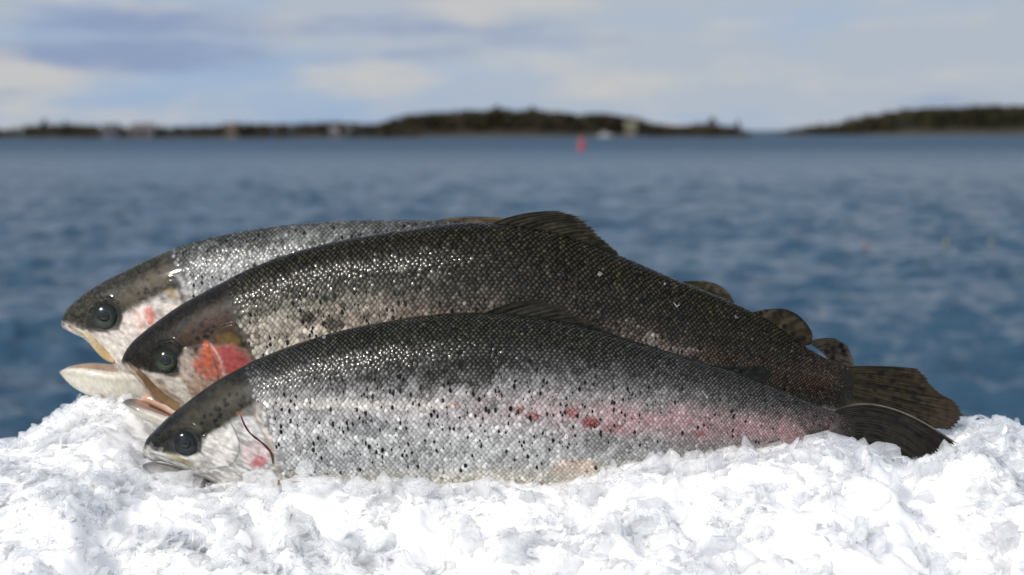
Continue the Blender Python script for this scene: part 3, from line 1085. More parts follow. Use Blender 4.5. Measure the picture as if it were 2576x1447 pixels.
    def paint(self, x, z, disp):
        s = self.spec
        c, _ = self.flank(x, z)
        c = c * 0.42                                # skin under the scales
        qx, qy = self.px(x, z)
        hx = np.interp(qy, s['head_edge_y'], s['head_edge_x'])
        head = 1 - smooth(-24, 26, qx - hx + (fbm(qx / 9, qy / 9, s['seed'] + 33, 3) - .5) * 50)
        n1 = fbm(qx / 16, qy / 16, s['seed'] + 40, 4)[..., None]
        n3 = fbm(qx / 5, qy / 5, s['seed'] + 60, 2)[..., None]
        hd = np.array(s['head_dark']) * (0.3 + 0.6 * n1 + 1.0 * smooth(.42, .8, n3))
        n5 = fbm((qx + qy * .5) / 22, (qy - qx * .5) / 7, s['seed'] + 50, 3)[..., None]
        hl = np.array(s['head_light']) * (0.5 + 0.4 * n1 + 0.7 * smooth(.3, .7, n5))
        dl = qy - lerp_line(s['head_border'], qx)
        w = smooth(-16, 16, dl + (n1[..., 0] - .5) * 26)[..., None]
        hc = hd * (1 - w) + hl * w
        for kind, pts, rgb, soft, aa in s['marks']:
            q = np.asarray(pts, float)
            if kind == 'area':
                w = smooth(-soft, soft, sd_poly(qx, qy, q) + (n1[..., 0] - .5) * soft * 1.6)
            elif kind == 'dot':
                w = np.zeros(qx.shape)
                for (bx, by, br) in pts:
                    w = np.maximum(w, 1 - smooth(br * .55, br * 1.25, np.hypot(qx - bx, qy - by) + (n3[..., 0] - .5) * br * .8))
            else:
                w = np.exp(-(d_line(qx, qy, q) / soft) ** 2)
            w = (w * aa)[..., None]
            hc = hc * (1 - w) + np.array(rgb) * (0.45 + 0.4 * n1 + 0.7 * n5) * w
        return c * (1 - head[..., None]) + hc * head[..., None]

    # --- scales: small domed overlapping plates laid in staggered rows
    def scales(self):
        s = self.spec
        rng = np.random.default_rng(s['seed'])
        near = slice(0, 191)
        Pn = self.P[:, near]
        arc = np.concatenate([np.zeros((len(self.t), 1)), np.cumsum(np.linalg.norm(np.diff(Pn, axis=1), axis=2), 1)], 1)
        half = arc[:, -1]
        nr = s['rows']
        # stations
        hmax = half.max()
        p0 = hmax / nr

        def pitch_at(q):
            return p0 * (np.interp(q, self.t, half) / hmax) ** .45
        pos, step, ts = self.t[60], [], []
        while pos < self.L * 0.995:
            ds = s['pitch'] * pitch_at(pos)
            ts.append(pos)
            step.append(ds)
            pos += ds
        ts, step = np.array(ts), np.array(step)
        r = np.arange(-nr, nr + 1)
        TS = np.repeat(ts[None], len(r), 0) + np.where((r % 2) == 0, 0, 0.5)[:, None] * step[None]
        ST = np.repeat(step[None], len(r), 0)
        FR = 0.47 + r[:, None] * (pitch_at(ts) / np.interp(ts, self.t, half))[None]
        TS, ST, FR = TS.ravel(), ST.ravel(), FR.ravel()
        ok = (FR > -.06) & (FR < 1.03)
        TS, ST, FR = TS[ok], ST[ok], FR[ok]
        WD = pitch_at(TS)
        TS = TS + rng.normal(0, .07, len(TS)) * ST
        FR = FR + rng.normal(0, .10, len(FR)) * WD / np.interp(TS, self.t, half)
        iu = np.interp(TS, self.t, np.arange(len(self.t)))
        i0 = np.clip(iu.astype(int), 0, len(self.t) - 2)
        fu = iu - i0
        # angular index from arc fraction (rows past 0 or 1 wrap onto the far side)
        hf = np.interp(TS, self.t, half)
        jn = np.empty(len(TS))
        for blk in range(0, len(TS), 1):
            break
        frac_tab = arc / half[:, None]
        grid_fr = np.linspace(0, 1, 400)
        inv = np.stack([np.interp(grid_fr, frac_tab[i], np.arange(191)) for i in range(len(self.t))])
        jf = np.clip(FR, 0, 1) * 399
        j0 = np.clip(jf.astype(int), 0, 398)
        jn = inv[i0, j0] * (1 - (jf - j0)) + inv[i0, j0 + 1] * (jf - j0)
        over = np.where(FR < 0, FR, np.where(FR > 1, FR - 1, 0.0)) * 60 * 1.1
        jn = (jn + over)
        jn = np.where(jn < 0, 250 + jn, jn)
        q0 = np.floor(jn).astype(int) % 250
        q1 = (q0 + 1) % 250
        fv = jn - np.floor(jn)

        def samp(A):
            return ((A[i0, q0] * (1 - fv)[:, None] + A[i0, q1] * fv[:, None]) * (1 - fu)[:, None]
                    + (A[i0 + 1, q0] * (1 - fv)[:, None] + A[i0 + 1, q1] * fv[:, None]) * fu[:, None])
        P, N = samp(self.P), samp(self.N)
        N /= np.linalg.norm(N, axis=1)[:, None]
        du = np.gradient(self.P, axis=0)
        D = samp(du)
        D -= (D * N).sum(1)[:, None] * N
        D /= np.linalg.norm(D, axis=1)[:, None] + 1e-12
        # keep only what lies behind the head
        qx, qy = self.px(P[:, 0], P[:, 2])
        hx = np.interp(qy, s['head_edge_y'], s['head_edge_x'])
        keep = (qx > hx - 2 + 36 * rng.random(len(qx)) ** 2) & (rng.random(len(qx)) > 0.012 + 1.0 * smooth(s['tail_x'] - 30, s['tail_x'] + 30, qx))
        P, N, D, ST, FR, qx, qy, hf = P[keep], N[keep], D[keep], ST[keep], FR[keep], qx[keep], qy[keep], WD[keep]
        n = len(P)
        S = np.cross(N, D)
        # random tilt per scale
        tl = rng.normal(0, .05, n)
        tw = rng.normal(0, .05, n)
        Nn = N + tl[:, None] * D + tw[:, None] * S
        # shingle tilt: the rear edge rides up on the next scale
        size = ST * 0.5
        wid = hf * 1.02
        K = 8
        ang = np.arange(K) * 2 * np.pi / K
        lx = np.where(np.cos(ang) > 0, 1.25, 1.15) * np.cos(ang)
        ly = np.sin(ang)
        jit = rng.uniform(.88, 1.08, (n, K))
        cx_ = size[:, None] * lx[None] * jit
        cy_ = wid[:, None] * ly[None] * jit
        lift = 0.00025 + size * 0.09
        lift = 0.0002 + size * 0.07

        def rim(k, up):
            return (P[:, None] + D[:, None] * (cx_ * k + (size * .15 * (1 - k))[:, None])[..., None] + S[:, None] * (cy_ * k)[..., None]
                    + N[:, None] * ((lift[:, None] * (0.30 + 0.75 * lx[None] * k) + up[:, None] + cx_ * k * (-tl[:, None]) + cy_ * k * (-tw[:, None])))[..., None])
        ring = rim(1.0, 0 * size)
        mid = rim(0.46, size * s['dome'] * .72)
        cen = P + D * (size * .15)[:, None] + N * (lift * .42 + size * s['dome'])[:, None]
        VV = np.concatenate([ring, mid, cen[:, None]], 1)
        # pigment
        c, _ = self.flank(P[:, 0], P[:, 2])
        lum = c.mean(1, keepdims=True)
        c = c * np.exp(rng.normal(0, s['jit'], n))[:, None]
        # single dark scales and clusters of them
        cl = fbm(qx / 13, qy / 11, s['seed'] + 77, 3)
        zone = lerp_line(s['spot_a'], qx)
        border = lerp_line(s['belly'], qx)
        pr = zone * (1 - smooth(-50, 20, qy - border))
        black = (rng.random(n) < 0.15 * pr) | ((cl > 0.72 - 0.04 * pr) & (pr > .3) & (rng.random(n) < .5))
        flash = rng.random(n) < s['flash']
        c[flash] *= 1.6
        edge_f = np.clip(s['edge_dark'] + (lum - .03) * 2.0, s['edge_dark'], s['edge_light'])
        edge = c * edge_f
        mc = np.clip(c * s['gain'] + s['dots'] * (1 - smooth(.0, .26, lum)) * c / (lum + 1e-4) * np.exp(rng.normal(0, .35, (n, 1))), 0, .85)
        cv = np.concatenate([np.repeat(edge[:, None], K, 1), np.repeat((mc * (.40 + .52 * smooth(.04, .2, lum)))[:, None], K, 1), mc[:, None]], 1)
        m = 2 * K + 1
        b = (np.arange(n) * m)[:, None, None]
        k = np.arange(K)
        kk = (k + 1) % K
        F4 = (np.stack([k, kk, K + kk, K + k], 1)[None] + b).reshape(-1, 4)
        F3 = (np.stack([np.full(K, 2 * K), K + k, K + kk], 1)[None] + b).reshape(-1, 3)
        # dark specks lying on single scales
        ib = np.where(black)[0]
        nb = len(ib)
        sp = (.22 + .75 * rng.random((nb, 1)) ** 1.5) * rng.uniform(.75, 1.2, (nb, K))
        off = rng.normal(0, .25, (nb, 2))
        sr = (P[ib][:, None] + D[ib][:, None] * ((cx_[ib] * sp * .62) + (off[:, :1] * size[ib][:, None]))[..., None] + S[ib][:, None] * (cy_[ib] * sp + off[:, 1:] * wid[ib][:, None])[..., None]
              + N[ib][:, None] * (lift[ib] * 1.1 + size[ib] * s['dome'] * .75)[:, None, None])
        sc_ = sr.mean(1, keepdims=True) + N[ib][:, None] * (size[ib] * .05)[:, None, None]
        sv = np.concatenate([sr, sc_], 1).reshape(-1, 3)
        so = VV.shape[0] * m
        bb = (np.arange(nb) * (K + 1))[:, None, None] + so
        F3b = (np.stack([np.full(K, K), k, kk], 1)[None] + bb).reshape(-1, 3)
        VV = np.concatenate([VV.reshape(-1, 3), sv])
        cv = np.concatenate([cv.reshape(-1, 3), np.repeat(np.array([[.012, .013, .012]]) * rng.uniform(.6, 2.5, (nb, 1)), K + 1, 0)])
        F = [np.concatenate([F3, F3b]), F4]
        me = make_mesh('scales', VV, F, cv)
        link('scales', me, M_SCALE, self.root, kind='stuff')
        print('scales', self.root.name, n)

    # --- lookups for things fixed on the near flank
    def surf_y(self, x, z):
        Q = self.P[:, :191].reshape(-1, 3)
        k = np.argmin((Q[:, 0] - x) ** 2 + (Q[:, 2] - z) ** 2)
        return Q[k, 1]

    def on_cheek(self, pts, out=0.0):
        q = xz(pts, self.Yn)
        return np.array([[a, self.surf_y(a, b) - out, b] for a, b in q])

    def eye(self, cx, cy, r, pup, iris, ring, look=(0, 0)):
        p = xz([(cx, cy)], self.Yn)[0]
        rm = r * self.Yn / FPX
        y = self.surf_y(p[0], p[1])
        ctr = np.array([p[0], y, p[1]])
        na, nr = 40, 22
        rr = np.linspace(0, 1, nr)
        aa = np.linspace(0, 2 * np.pi, na, endpoint=False)
        RR, AA = np.meshgrid(rr, aa, indexing='ij')
        bul = 0.50 * rm * np.sqrt(np.clip(1 - (RR * .93) ** 2, 0, 1)) - 0.14 * rm
        tiltx = 0.10
        X = ctr[0] + rm * RR * np.cos(AA)
        Z = ctr[2] + rm * RR * np.sin(AA) * .95
        Y = ctr[1] - bul + tiltx * (Z - ctr[2])
        V = np.stack([X, Y, Z], -1).reshape(-1, 3)
        sp = fbm(AA * 5 + 3, RR * 6, 3, 3)
        pr_ = pup * (1 + .28 * np.clip(-np.cos(AA), 0, 1) ** 5)
        w_p = 1 - smooth(pr_, pr_ + .14, RR)
        w_r = np.exp(-((RR - pup - .12) / .055) ** 2)
        w_o = smooth(.70, .98, RR)
        # the iris is lighter below than above
        lower = smooth(-.2, .9, -np.sin(AA))
        c = np.array(iris) * (.35 + .5 * sp + .9 * lower)[..., None]
        c = c * (1 - (.3 * w_r)[..., None]) + np.array(ring) * (.3 * w_r)[..., None]
        c = c * (1 - w_o[..., None]) + np.array([.012, .012, .011]) * w_o[..., None]
        c = c * (1 - w_p[..., None]) + np.array([.006, .007, .008]) * w_p[..., None]
        e = link('eye', make_mesh('eye', V, [grid_faces(nr, na, True)], c.reshape(-1, 3)), M_IRIS, self.root)
        m = 24
        P0 = V.reshape(nr, na, 3)
        rp = np.linspace(0, pup, 8)
        RR, AA = np.meshgrid(rp, np.linspace(0, 2 * np.pi, m, endpoint=False), indexing='ij')
        RR = RR * (1 + .28 * np.clip(-np.cos(AA), 0, 1) ** 5)
        bul = 0.50 * rm * np.sqrt(np.clip(1 - (RR * .93) ** 2, 0, 1)) - 0.14 * rm + .0004 * np.clip(1 - (RR / pup) ** 2, 0, 1) + .00012
        X = ctr[0] + rm * (RR * np.cos(AA) + look[0])
        Z = ctr[2] + rm * (RR * np.sin(AA) * .95 + look[1])
        Y = ctr[1] - bul + tiltx * (Z - ctr[2])
        link('pupil', make_mesh('pupil', np.stack([X, Y, Z], -1).reshape(-1, 3), [grid_faces(8, m, True)]), M_PUPIL, e)

    def strip(self, name, pts, rad, colors, flat=.55, out=.0005, mat=None, label=None):
        L = self.on_cheek(pts, out)
        L[:, 1] = np.convolve(np.pad(L[:, 1], 1, 'edge'), [.25, .5, .25], 'valid')
        n, sd = 40, 12
        v, f = tube(L, [r * self.Yn / FPX for r in rad], sd, flat, n)
        cols = polyline(np.asarray(colors, float), n)
        c = np.concatenate([np.repeat(cols, sd, 0), cols[:1], cols[-1:]])
        o = link(name, make_mesh(name, v, f, c), mat or M_SKIN, self.root)
        if label:
            o['label'] = label

    def loft(self, name, st, paintf, n=60, sd=48, mat=None, dent=0.0):
        """a second small body (lower jaw): rows of top x,y / bottom x,y / half width mm"""
        st = np.asarray(st, float)
        T, B, W = xz(st[:, :2], self.Y0), xz(st[:, 2:4], self.Y0), st[:, 4] / 1000
        C = (T + B) / 2
        d = np.concatenate([[0], np.cumsum(np.linalg.norm(np.diff(C, axis=0), axis=1))])
        row = hermite(d, np.concatenate([T, B, W[:, None]], 1), np.linspace(0, 1, n) ** 1.3 * d[-1])
        T, B, W = row[:, :2], row[:, 2:4], np.maximum(row[:, 4], .001)
        C, H = (T + B) / 2, (T - B) / 2
        th = np.linspace(0, 2 * np.pi, sd, endpoint=False)
        ca, sa = np.cos(th), np.sin(th)
        a = np.where(ca > 0, ca ** 1.0 if False else np.abs(ca), -np.abs(ca))
        # mouth floor sinks between the two rims
        up = np.where(ca > 0, np.abs(ca) * (1 - dent * (1 - np.abs(sa)) ** 1.0), -np.abs(ca) ** .9)
        X = C[:, 0:1] + H[:, 0:1] * up
        Z = C[:, 1:2] + H[:, 1:2] * up
        wid = np.sign(sa) * np.abs(sa) ** .8
        zc = np.interp(X, self.zc_x, self.zc_z)
        Y = self.Y0 - W[:, None] * wid + self.LEAN * .5 * (Z - C[:, 1:2])
        P = np.stack([X, Y, Z], -1)
        lat = (Z - C[:, 1:2]) / (np.abs(H[:, 1:2]) + 1e-6)
        inner = np.repeat(((1 - smooth(.62, .84, np.abs(sa))) * (ca > 0))[None], n, 0)
        u = np.repeat(np.linspace(0, 1, n)[:, None], sd, 1)
        nz = fbm(X * 700, Z * 700, 5, 3)
        c = paintf(u, lat, nz, inner)
        V = np.concatenate([P.reshape(-1, 3), P[0].mean(0)[None], P[-1].mean(0)[None]])
        cc = np.concatenate([c.reshape(-1, 3), c[0, :1], c[-1, :1]])
        k = np.arange(sd)
        caps = np.concatenate([np.stack([np.full(sd, n * sd), (k + 1) % sd, k], 1), np.stack([np.full(sd, n * sd + 1), (n - 1) * sd + k, (n - 1) * sd + (k + 1) % sd], 1)])
        link(name, make_mesh(name, V, [grid_faces(n, sd, True), caps], cc), mat or M_JAW, self.root)

    def fin(self, name, base, tip, ctrl=None, nray=14, rag=.06, col=(.03, .03, .022), edge=(.07, .06, .045), spots=0, yoff=0.0, curl=0.0, seed=1, thick=.0011, sub=6, spot_col=(.008, .008, .008), edge_w=.75, lead=None):
        rng = np.random.default_rng(seed)
        nu, nv = nray * sub + 1, 30
        b = polyline(base, nu)
        tp = resample(tip, nu) if len(tip) > 2 else polyline(tip, nu)
        v = np.linspace(0, 1, nv)
        ray = np.arange(nu) / sub
        rnd = np.interp(ray, np.arange(nray + 2), rng.uniform(-1, 1, nray + 2))
        saw = np.abs(((ray % 1.0) - .5) * 2)              # 0 between rays, 1 on a ray
        ln = 1 - rag * (0.5 + .5 * rnd) - rag * .9 * (1 - saw)
        if ctrl is None:
            q = b[:, None] + (tp - b)[:, None] * (v[None, :] * ln[:, None])[..., None]
        else:
            c = polyline(ctrl, nu)
            s = (v[None, :] * ln[:, None])[..., None]
            q = (1 - s) ** 2 * b[:, None] + 2 * s * (1 - s) * c[:, None] + s ** 2 * tp[:, None]
        p = at(q[..., 0], q[..., 1], self.Y0)
        zc = np.interp(p[..., 0], self.zc_x, self.zc_z)
        Y = self.Y0 + yoff + self.LEAN * np.clip(p[..., 2] - zc, -.02, .2) + curl * v[None, :] ** 2
        wave = .0012 * np.sin(v[None, :] * 3 + np.linspace(0, 5, nu)[:, None] + seed) * v[None, :]
        rib = np.cos(2 * np.pi * ray)[:, None] * .00022 * (1 - .6 * v[None, :])
        th = thick * (1 - .8 * v[None, :]) + rib
        F = np.stack([p[..., 0], Y + wave - th, p[..., 2]], -1)
        Bk = np.stack([p[..., 0], Y + wave + th, p[..., 2]], -1)
        nz = fbm(q[..., 0] / 9, q[..., 1] / 9, seed + 9, 3)
        w = smooth(edge_w, 1.0, v[None, :] + (nz - .5) * .35)[..., None]
        st_ = fbm(np.repeat(ray[:, None], nv, 1) * 2.6, np.repeat(v[None, :], nu, 0) * 2.5, seed + 31, 3)
        cc = np.array(col) * (.25 + .9 * nz + 1.1 * smooth(.35, .75, st_))[..., None] * (1 + .18 * np.cos(2 * np.pi * ray)[:, None, None])
        cc = cc * (1 - w) + np.array(edge) * (.7 + .6 * nz)[..., None] * w
        for k in range(spots):
            sx, sy = rng.integers(int(nu * .08), int(nu * .95)), rng.integers(5, nv - 5)
            sq = q[sx, sy]
            rr = rng.uniform(5, 8)
            w = (1 - smooth(.6, 1.2, np.hypot(q[..., 0] - sq[0], q[..., 1] - sq[1]) / rr))[..., None]
            cc = cc * (1 - w) + np.array(spot_col) * w
        if lead is not None:
            w = ((1 - smooth(.25, .6, ray)) * .8)[:, None, None] * smooth(.05, .25, v)[None, :, None]
            cc = cc * (1 - w) + np.array(lead) * w
        V = np.concatenate([F.reshape(-1, 3), Bk.reshape(-1, 3)])
        f1 = grid_faces(nu, nv)
        f2 = f1[:, ::-1] + nu * nv
        o = nu * nv
        iu, iv = np.arange(nu - 1), np.arange(nv - 1)
        e1 = np.stack([iu * nv + nv - 1, (iu + 1) * nv + nv - 1, (iu + 1) * nv + nv - 1 + o, iu * nv + nv - 1 + o], 1)
        e2 = np.stack([iv, iv + 1, iv + 1 + o, iv + o], 1)
        e3 = np.stack([(nu - 1) * nv + iv, (nu - 1) * nv + iv + 1, (nu - 1) * nv + iv + 1 + o, (nu - 1) * nv + iv + o], 1)
        link(name, make_mesh(name, V, [np.concatenate([f1, f2, e1, e2, e3])], np.concatenate([cc.reshape(-1, 3)] * 2)), M_FIN, self.root)


def edge_xy(line):
    p = np.asarray(line, float)
    return dict(head_edge_x=p[:, 0], head_edge_y=p[:, 1])


def spots_in(poly, n, seed, r0=4, r1=7):
    rng = np.random.default_rng(seed)
    p = np.asarray(poly, float)
    out = []
    while len(out) < n:
        x, y = rng.uniform(p[:, 0].min(), p[:, 0].max()), rng.uniform(p[:, 1].min(), p[:, 1].max())
        if sd_poly(np.array([x]), np.array([y]), p)[0] > 4:
            out.append((x, y, rng.uniform(r0, r1)))
    return out


BLK = (.004, .004, .004)

# ---- front trout -------------------------------------------------------------------------------
f1_stations = [
    (360, 1128, 362, 1142, 4), (368, 1108, 378, 1156, 8.5), (392, 1080, 410, 1160, 13), (425, 1048, 450, 1172, 17.5), (470, 1012, 490, 1192, 21.5), (530, 968, 545, 1212, 25.5),
    (600, 928, 610, 1226, 28.5), (680, 892, 690, 1236, 31.5), (800, 850, 805, 1246, 34), (950, 815, 950, 1252, 37), (1150, 790, 1150, 1252, 38), (1300, 793, 1300, 1244, 37),
    (1450, 818, 1450, 1228, 35), (1600, 862, 1590, 1208, 31), (1750, 908, 1735, 1184, 26), (1880, 948, 1865, 1160, 20), (1980, 990, 1960, 1142, 15), (2060, 1024, 2040, 1128, 11),
    (2110, 1040, 2095, 1121, 7.5), (2138, 1046, 2126, 1124, 5.0), (2158, 1048, 2148, 1128, 1.3), (2178, 1046, 2168, 1131, .3)]
gill1 = [(581, 1059), (602, 1040), (640, 1020), (660, 1048), (676, 1084), (689, 1126), (696, 1160), (692, 1200), (640, 1208), (575, 1200), (572, 1174), (587, 1164), (602, 1140), (605, 1119), (597, 1088)]
opercle1 = [(581, 1059), (602, 1045), (616, 1066), (631, 1087), (655, 1106), (673, 1122), (684, 1137), (687, 1164), (660, 1192), (600, 1196), (572, 1176), (587, 1164), (602, 1140), (605, 1119), (597, 1088)]
cheek1 = [(505, 1098), (560, 1076), (583, 1066), (597, 1088), (605, 1119), (602, 1140), (587, 1164), (571, 1175), (520, 1185), (500, 1150)]
orbit1 = [(404, 1146), (414, 1122), (436, 1100), (460, 1090), (488, 1096), (504, 1112), (500, 1138), (484, 1147), (450, 1150)]
spec1 = dict(
    dots=.036, tail_x=2150, seed=3, rows=73, pitch=1.62, dome=.12, jit=.17, flash=.02, edge_dark=.05, edge_light=.72, gain=1.12,
    relief=[('area', opercle1, .0012, .001), ('area', gill1, .0008, .0009), ('area', cheek1, .0011, .0008), ('area', orbit1, -.0012, .0012),
            ('line', [(410, 1096), (440, 1082), (478, 1078), (504, 1092)], .0013, .0022), ('line', [(366, 1150), (413, 1153), (440, 1164)], .0006, .0015)],
    border=[(600, 1010), (700, 1004), (900, 1000), (1100, 985), (1300, 985), (1500, 995), (1700, 1010), (1900, 1045), (2050, 1068), (2200, 1080)],
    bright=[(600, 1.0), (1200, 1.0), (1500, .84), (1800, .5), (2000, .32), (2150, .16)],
    back=(.0145, .0145, .0105), silver=(.415, .42, .42), belly_col=(.50, .475, .42),
    belly=[(600, 1200), (900, 1196), (1200, 1182), (1500, 1170), (1700, 1160), (2000, 1140), (2200, 1130)],
    pink_y=[(700, 1020), (1000, 1012), (1300, 1030), (1600, 1055), (1900, 1085), (2100, 1098)], pink_w=42,
    pink_a=[(700, .10), (1000, .14), (1300, .36), (1600, .66), (2000, .58), (2150, .1)], pink_col=(.36, .205, .215),
    blot=[(1483, 1058, 24, 13, (.22, .055, .05), .85), (1141, 1015, 14, 9, (.28, .12, .10), .7), (1307, 1026, 11, 9, (.24, .09, .07), .7), (1340, 1042, 22, 9, (.27, .10, .09), .8),
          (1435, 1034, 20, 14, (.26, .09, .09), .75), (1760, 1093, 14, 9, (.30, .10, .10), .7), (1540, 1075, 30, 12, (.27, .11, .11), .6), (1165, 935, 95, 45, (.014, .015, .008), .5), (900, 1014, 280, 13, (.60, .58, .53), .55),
          (1080, 960, 30, 50, (.03, .028, .018), .4), (930, 1070, 60, 26, (.14, .155, .16), .55), (1500, 1110, 40, 26, (.13, .145, .135), .6), (850, 1150, 60, 30, (.3, .32, .34), .4),
          (1440, 1175, 70, 22, (.55, .42, .33), .6), (2060, 1100, 30, 30, (.05, .055, .045), .6)],
    spot_a=[(600, .6), (800, 1.0), (1300, 1.0), (1600, .8), (2150, .7)],
    head_dark=(.014, .014, .011), head_light=(.46, .45, .43),
    head_border=[(340, 1140), (400, 1146), (450, 1150), (495, 1120), (529, 1095), (560, 1074), (581, 1061), (602, 1047), (620, 1034), (644, 1018), (720, 990)],
    marks=[('area', [(420, 1082), (500, 1010), (570, 965), (615, 975), (630, 1010), (606, 1040), (560, 1072), (500, 1092), (450, 1085)], (.042, .037, .026), 16, .9),
           ('area', [(352, 1142), (380, 1144), (415, 1150), (450, 1160), (460, 1172), (420, 1168), (385, 1160), (360, 1156)], (.50, .48, .43), 4, .9),
           ('area', [(404, 1148), (430, 1148), (495, 1146), (520, 1160), (500, 1172), (470, 1160), (430, 1153)], (.58, .56, .50), 4, .85),
           ('area', [(398, 1148), (404, 1124), (430, 1098), (462, 1086), (492, 1092), (508, 1110), (505, 1140), (486, 1149), (450, 1152), (420, 1152)], (.030, .032, .028), 5, .95),
           ('area', [(512, 1104), (556, 1080), (578, 1084), (590, 1120), (580, 1155), (545, 1170), (515, 1150)], (.62, .58, .54), 9, .6),
           ('area', [(606, 1120), (650, 1110), (680, 1130), (684, 1160), (650, 1172), (612, 1166)], (.52, .38, .38), 10, .6),
           ('dot', [(656, 1158, 17), (640, 1164, 11)], (.42, .09, .10), 0, .75),
           ('line', [(578, 1060), (592, 1080), (604, 1108), (604, 1132), (592, 1158), (573, 1176)], (.13, .14, .15), 2.6, .85),
           ('area', [(606, 1045), (622, 1038), (640, 1030), (654, 1050), (668, 1085), (680, 1122), (655, 1104), (632, 1084), (616, 1064)], (.50, .50, .50), 4, .8),
           ('area', [(598, 1040), (618, 1024), (640, 1016), (648, 1032), (640, 1046), (616, 1046)], (.07, .075, .055), 4, .85),
           ('line', [(648, 1024), (664, 1056), (680, 1094), (690, 1128), (696, 1160), (698, 1200)], (.60, .54, .44), 5, .8),
           ('line', [(640, 1040), (658, 1075), (676, 1110), (688, 1140)], (.30, .17, .09), 3, .6),
           ('dot', spots_in([(480, 1060), (560, 985), (620, 985), (610, 1030), (530, 1080), (500, 1075)], 17, 4, 4, 6.5), BLK, 0, .92),
           ('dot', [(610, 1042, 6), (598, 1040, 5)], (.32, .12, .05), 0, .7),
           ('area', [(500, 1160), (530, 1178), (520, 1190), (496, 1180)], (.16, .14, .09), 7, .5)],
    **edge_xy([(600, 880), (606, 930), (614, 960), (626, 990), (648, 1015), (664, 1045), (682, 1090), (697, 1130), (704, 1200), (700, 1260)]))
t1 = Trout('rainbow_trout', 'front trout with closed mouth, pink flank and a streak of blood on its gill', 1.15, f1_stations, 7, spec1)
t1.eye(464, 1119, 35, .36, (.014, .019, .018), (.07, .08, .065), (-.04, .06))
t1.strip('maxilla', [(408, 1152), (438, 1161), (462, 1170), (484, 1180), (492, 1184)], [3, 6, 7, 6, 3], [(.5, .46, .36), (.36, .31, .2), (.2, .17, .1), (.42, .38, .3)])
t1.strip('lip', [(362, 1146), (385, 1150), (412, 1156), (436, 1165)], [3, 4.5, 4.5, 3], [(.34, .33, .31), (.55, .53, .5), (.55, .53, .5), (.45, .42, .36)])
t1.strip('blood_streak', [(606, 1044), (616, 1066), (631, 1087), (643, 1097), (655, 1106), (664, 1113), (673, 1122), (684, 1137), (687, 1152), (688, 1166)], [1.2, 2.0, 2.6, 1.7, 3.2, 2.2, 3.4, 2.6, 3.6, 1.2],
         [(.1, .01, .01), (.1, .01, .01)], .6, .0004, M_BLOOD, 'thin dark red streak of blood along the gill edge')


def jaw_paint1(u, lat, nz, inner):
    c = np.zeros(u.shape + (3,)) + np.array((.34, .34, .34))
    w = (1 - smooth(.05, .4, u))[..., None]
    c = c * (1 - w) + np.array((.07, .075, .08)) * w
    w = smooth(.0, -.6, lat) if False else 1 - smooth(-.6, 0, lat)
    return (c * (1 - .8 * w[..., None]) + np.array((.5, .49, .46)) * .8 * w[..., None]) * (.75 + .5 * nz[..., None])


t1.loft('lower_jaw', [(361, 1168, 362, 1178, 3), (372, 1164, 376, 1189, 8), (398, 1167, 400, 1196, 13), (430, 1176, 432, 1206, 17), (470, 1190, 474, 1216, 20), (520, 1196, 520, 1222, 21)], jaw_paint1)
t1.fin('dorsal_fin', [(1212, 794), (1300, 800), (1400, 816), (1470, 832), (1530, 848)],
       [(1366, 759), (1388, 765), (1418, 771), (1436, 788), (1492, 812), (1520, 828), (1548, 843)], ctrl=[(1290, 752), (1345, 775), (1420, 800), (1480, 822), (1535, 846)], nray=12, rag=.07, col=(.017, .016, .013), edge=(.026, .023, .018), seed=5, yoff=.004)
t1.fin('adipose_fin', [(1800, 922), (1840, 938), (1880, 952), (1920, 968)], [(1822, 926), (1868, 924), (1932, 929), (1948, 945)], nray=5, rag=.02, col=(.009, .010, .009), edge=(.012, .012, .010), seed=6, thick=.0022, yoff=.003)
t1.fin('tail_fin', [(2100, 1036), (2125, 1062), (2140, 1090), (2128, 1119)],
       [(2416, 1122), (2392, 1132), (2362, 1134), (2340, 1144), (2312, 1147), (2290, 1152), (2266, 1162), (2234, 1150)],
       ctrl=[(2215, 968), (2236, 1040), (2226, 1092), (2190, 1140)], nray=22, rag=.05, col=(.013, .0125, .0105), edge=(.014, .012, .010), seed=8, curl=-.012, spots=6, thick=.0018, lead=(.15, .135, .11))
t1.fin('pectoral_fin', [(702, 1178), (706, 1190), (708, 1202)], [(838, 1182), (852, 1190), (846, 1200), (800, 1206)], nray=9, rag=.12, col=(.17, .12, .07), edge=(.10, .06, .035), seed=9, yoff=-.040, thick=.0012)

# ---- middle trout ------------------------------------------------------------------------------
f2_stations = [
    (308, 902, 310, 916, 4), (315, 886, 322, 930, 8.5), (332, 862, 345, 950, 12.5), (360, 836, 368, 978, 16.5), (400, 805, 397, 1011, 20.5), (450, 770, 450, 1044, 24.5), (510, 736, 490, 1075, 27),
    (580, 700, 560, 1090, 29.5), (650, 668, 640, 1085, 31.5), (800, 620, 790, 1080, 34), (1000, 584, 1000, 1075, 37), (1200, 562, 1210, 1062, 38), (1400, 588, 1400, 1055, 36), (1560, 645, 1545, 1050, 32),
    (1700, 705, 1680, 1045, 27), (1830, 757, 1800, 1040, 22), (1930, 805, 1890, 1036, 17.5), (2020, 868, 1980, 1040, 13), (2085, 906, 2058, 1044, 9), (2128, 922, 2110, 1046, 6), (2154, 930, 2140, 1048, 1.3), (2176, 931, 2164, 1049, .3)]
gill2 = [(499, 884), (521, 864), (560, 820), (590, 812), (612, 842), (632, 880), (646, 914), (640, 960), (600, 1010), (540, 1040), (510, 1000), (500, 940)]
cheek2 = [(462, 880), (500, 870), (524, 872), (540, 900), (552, 940), (548, 980), (520, 1010), (480, 1000), (458, 950)]
orbit2 = [(368, 942), (378, 912), (398, 888), (424, 876), (446, 890), (456, 915), (446, 940), (410, 946)]
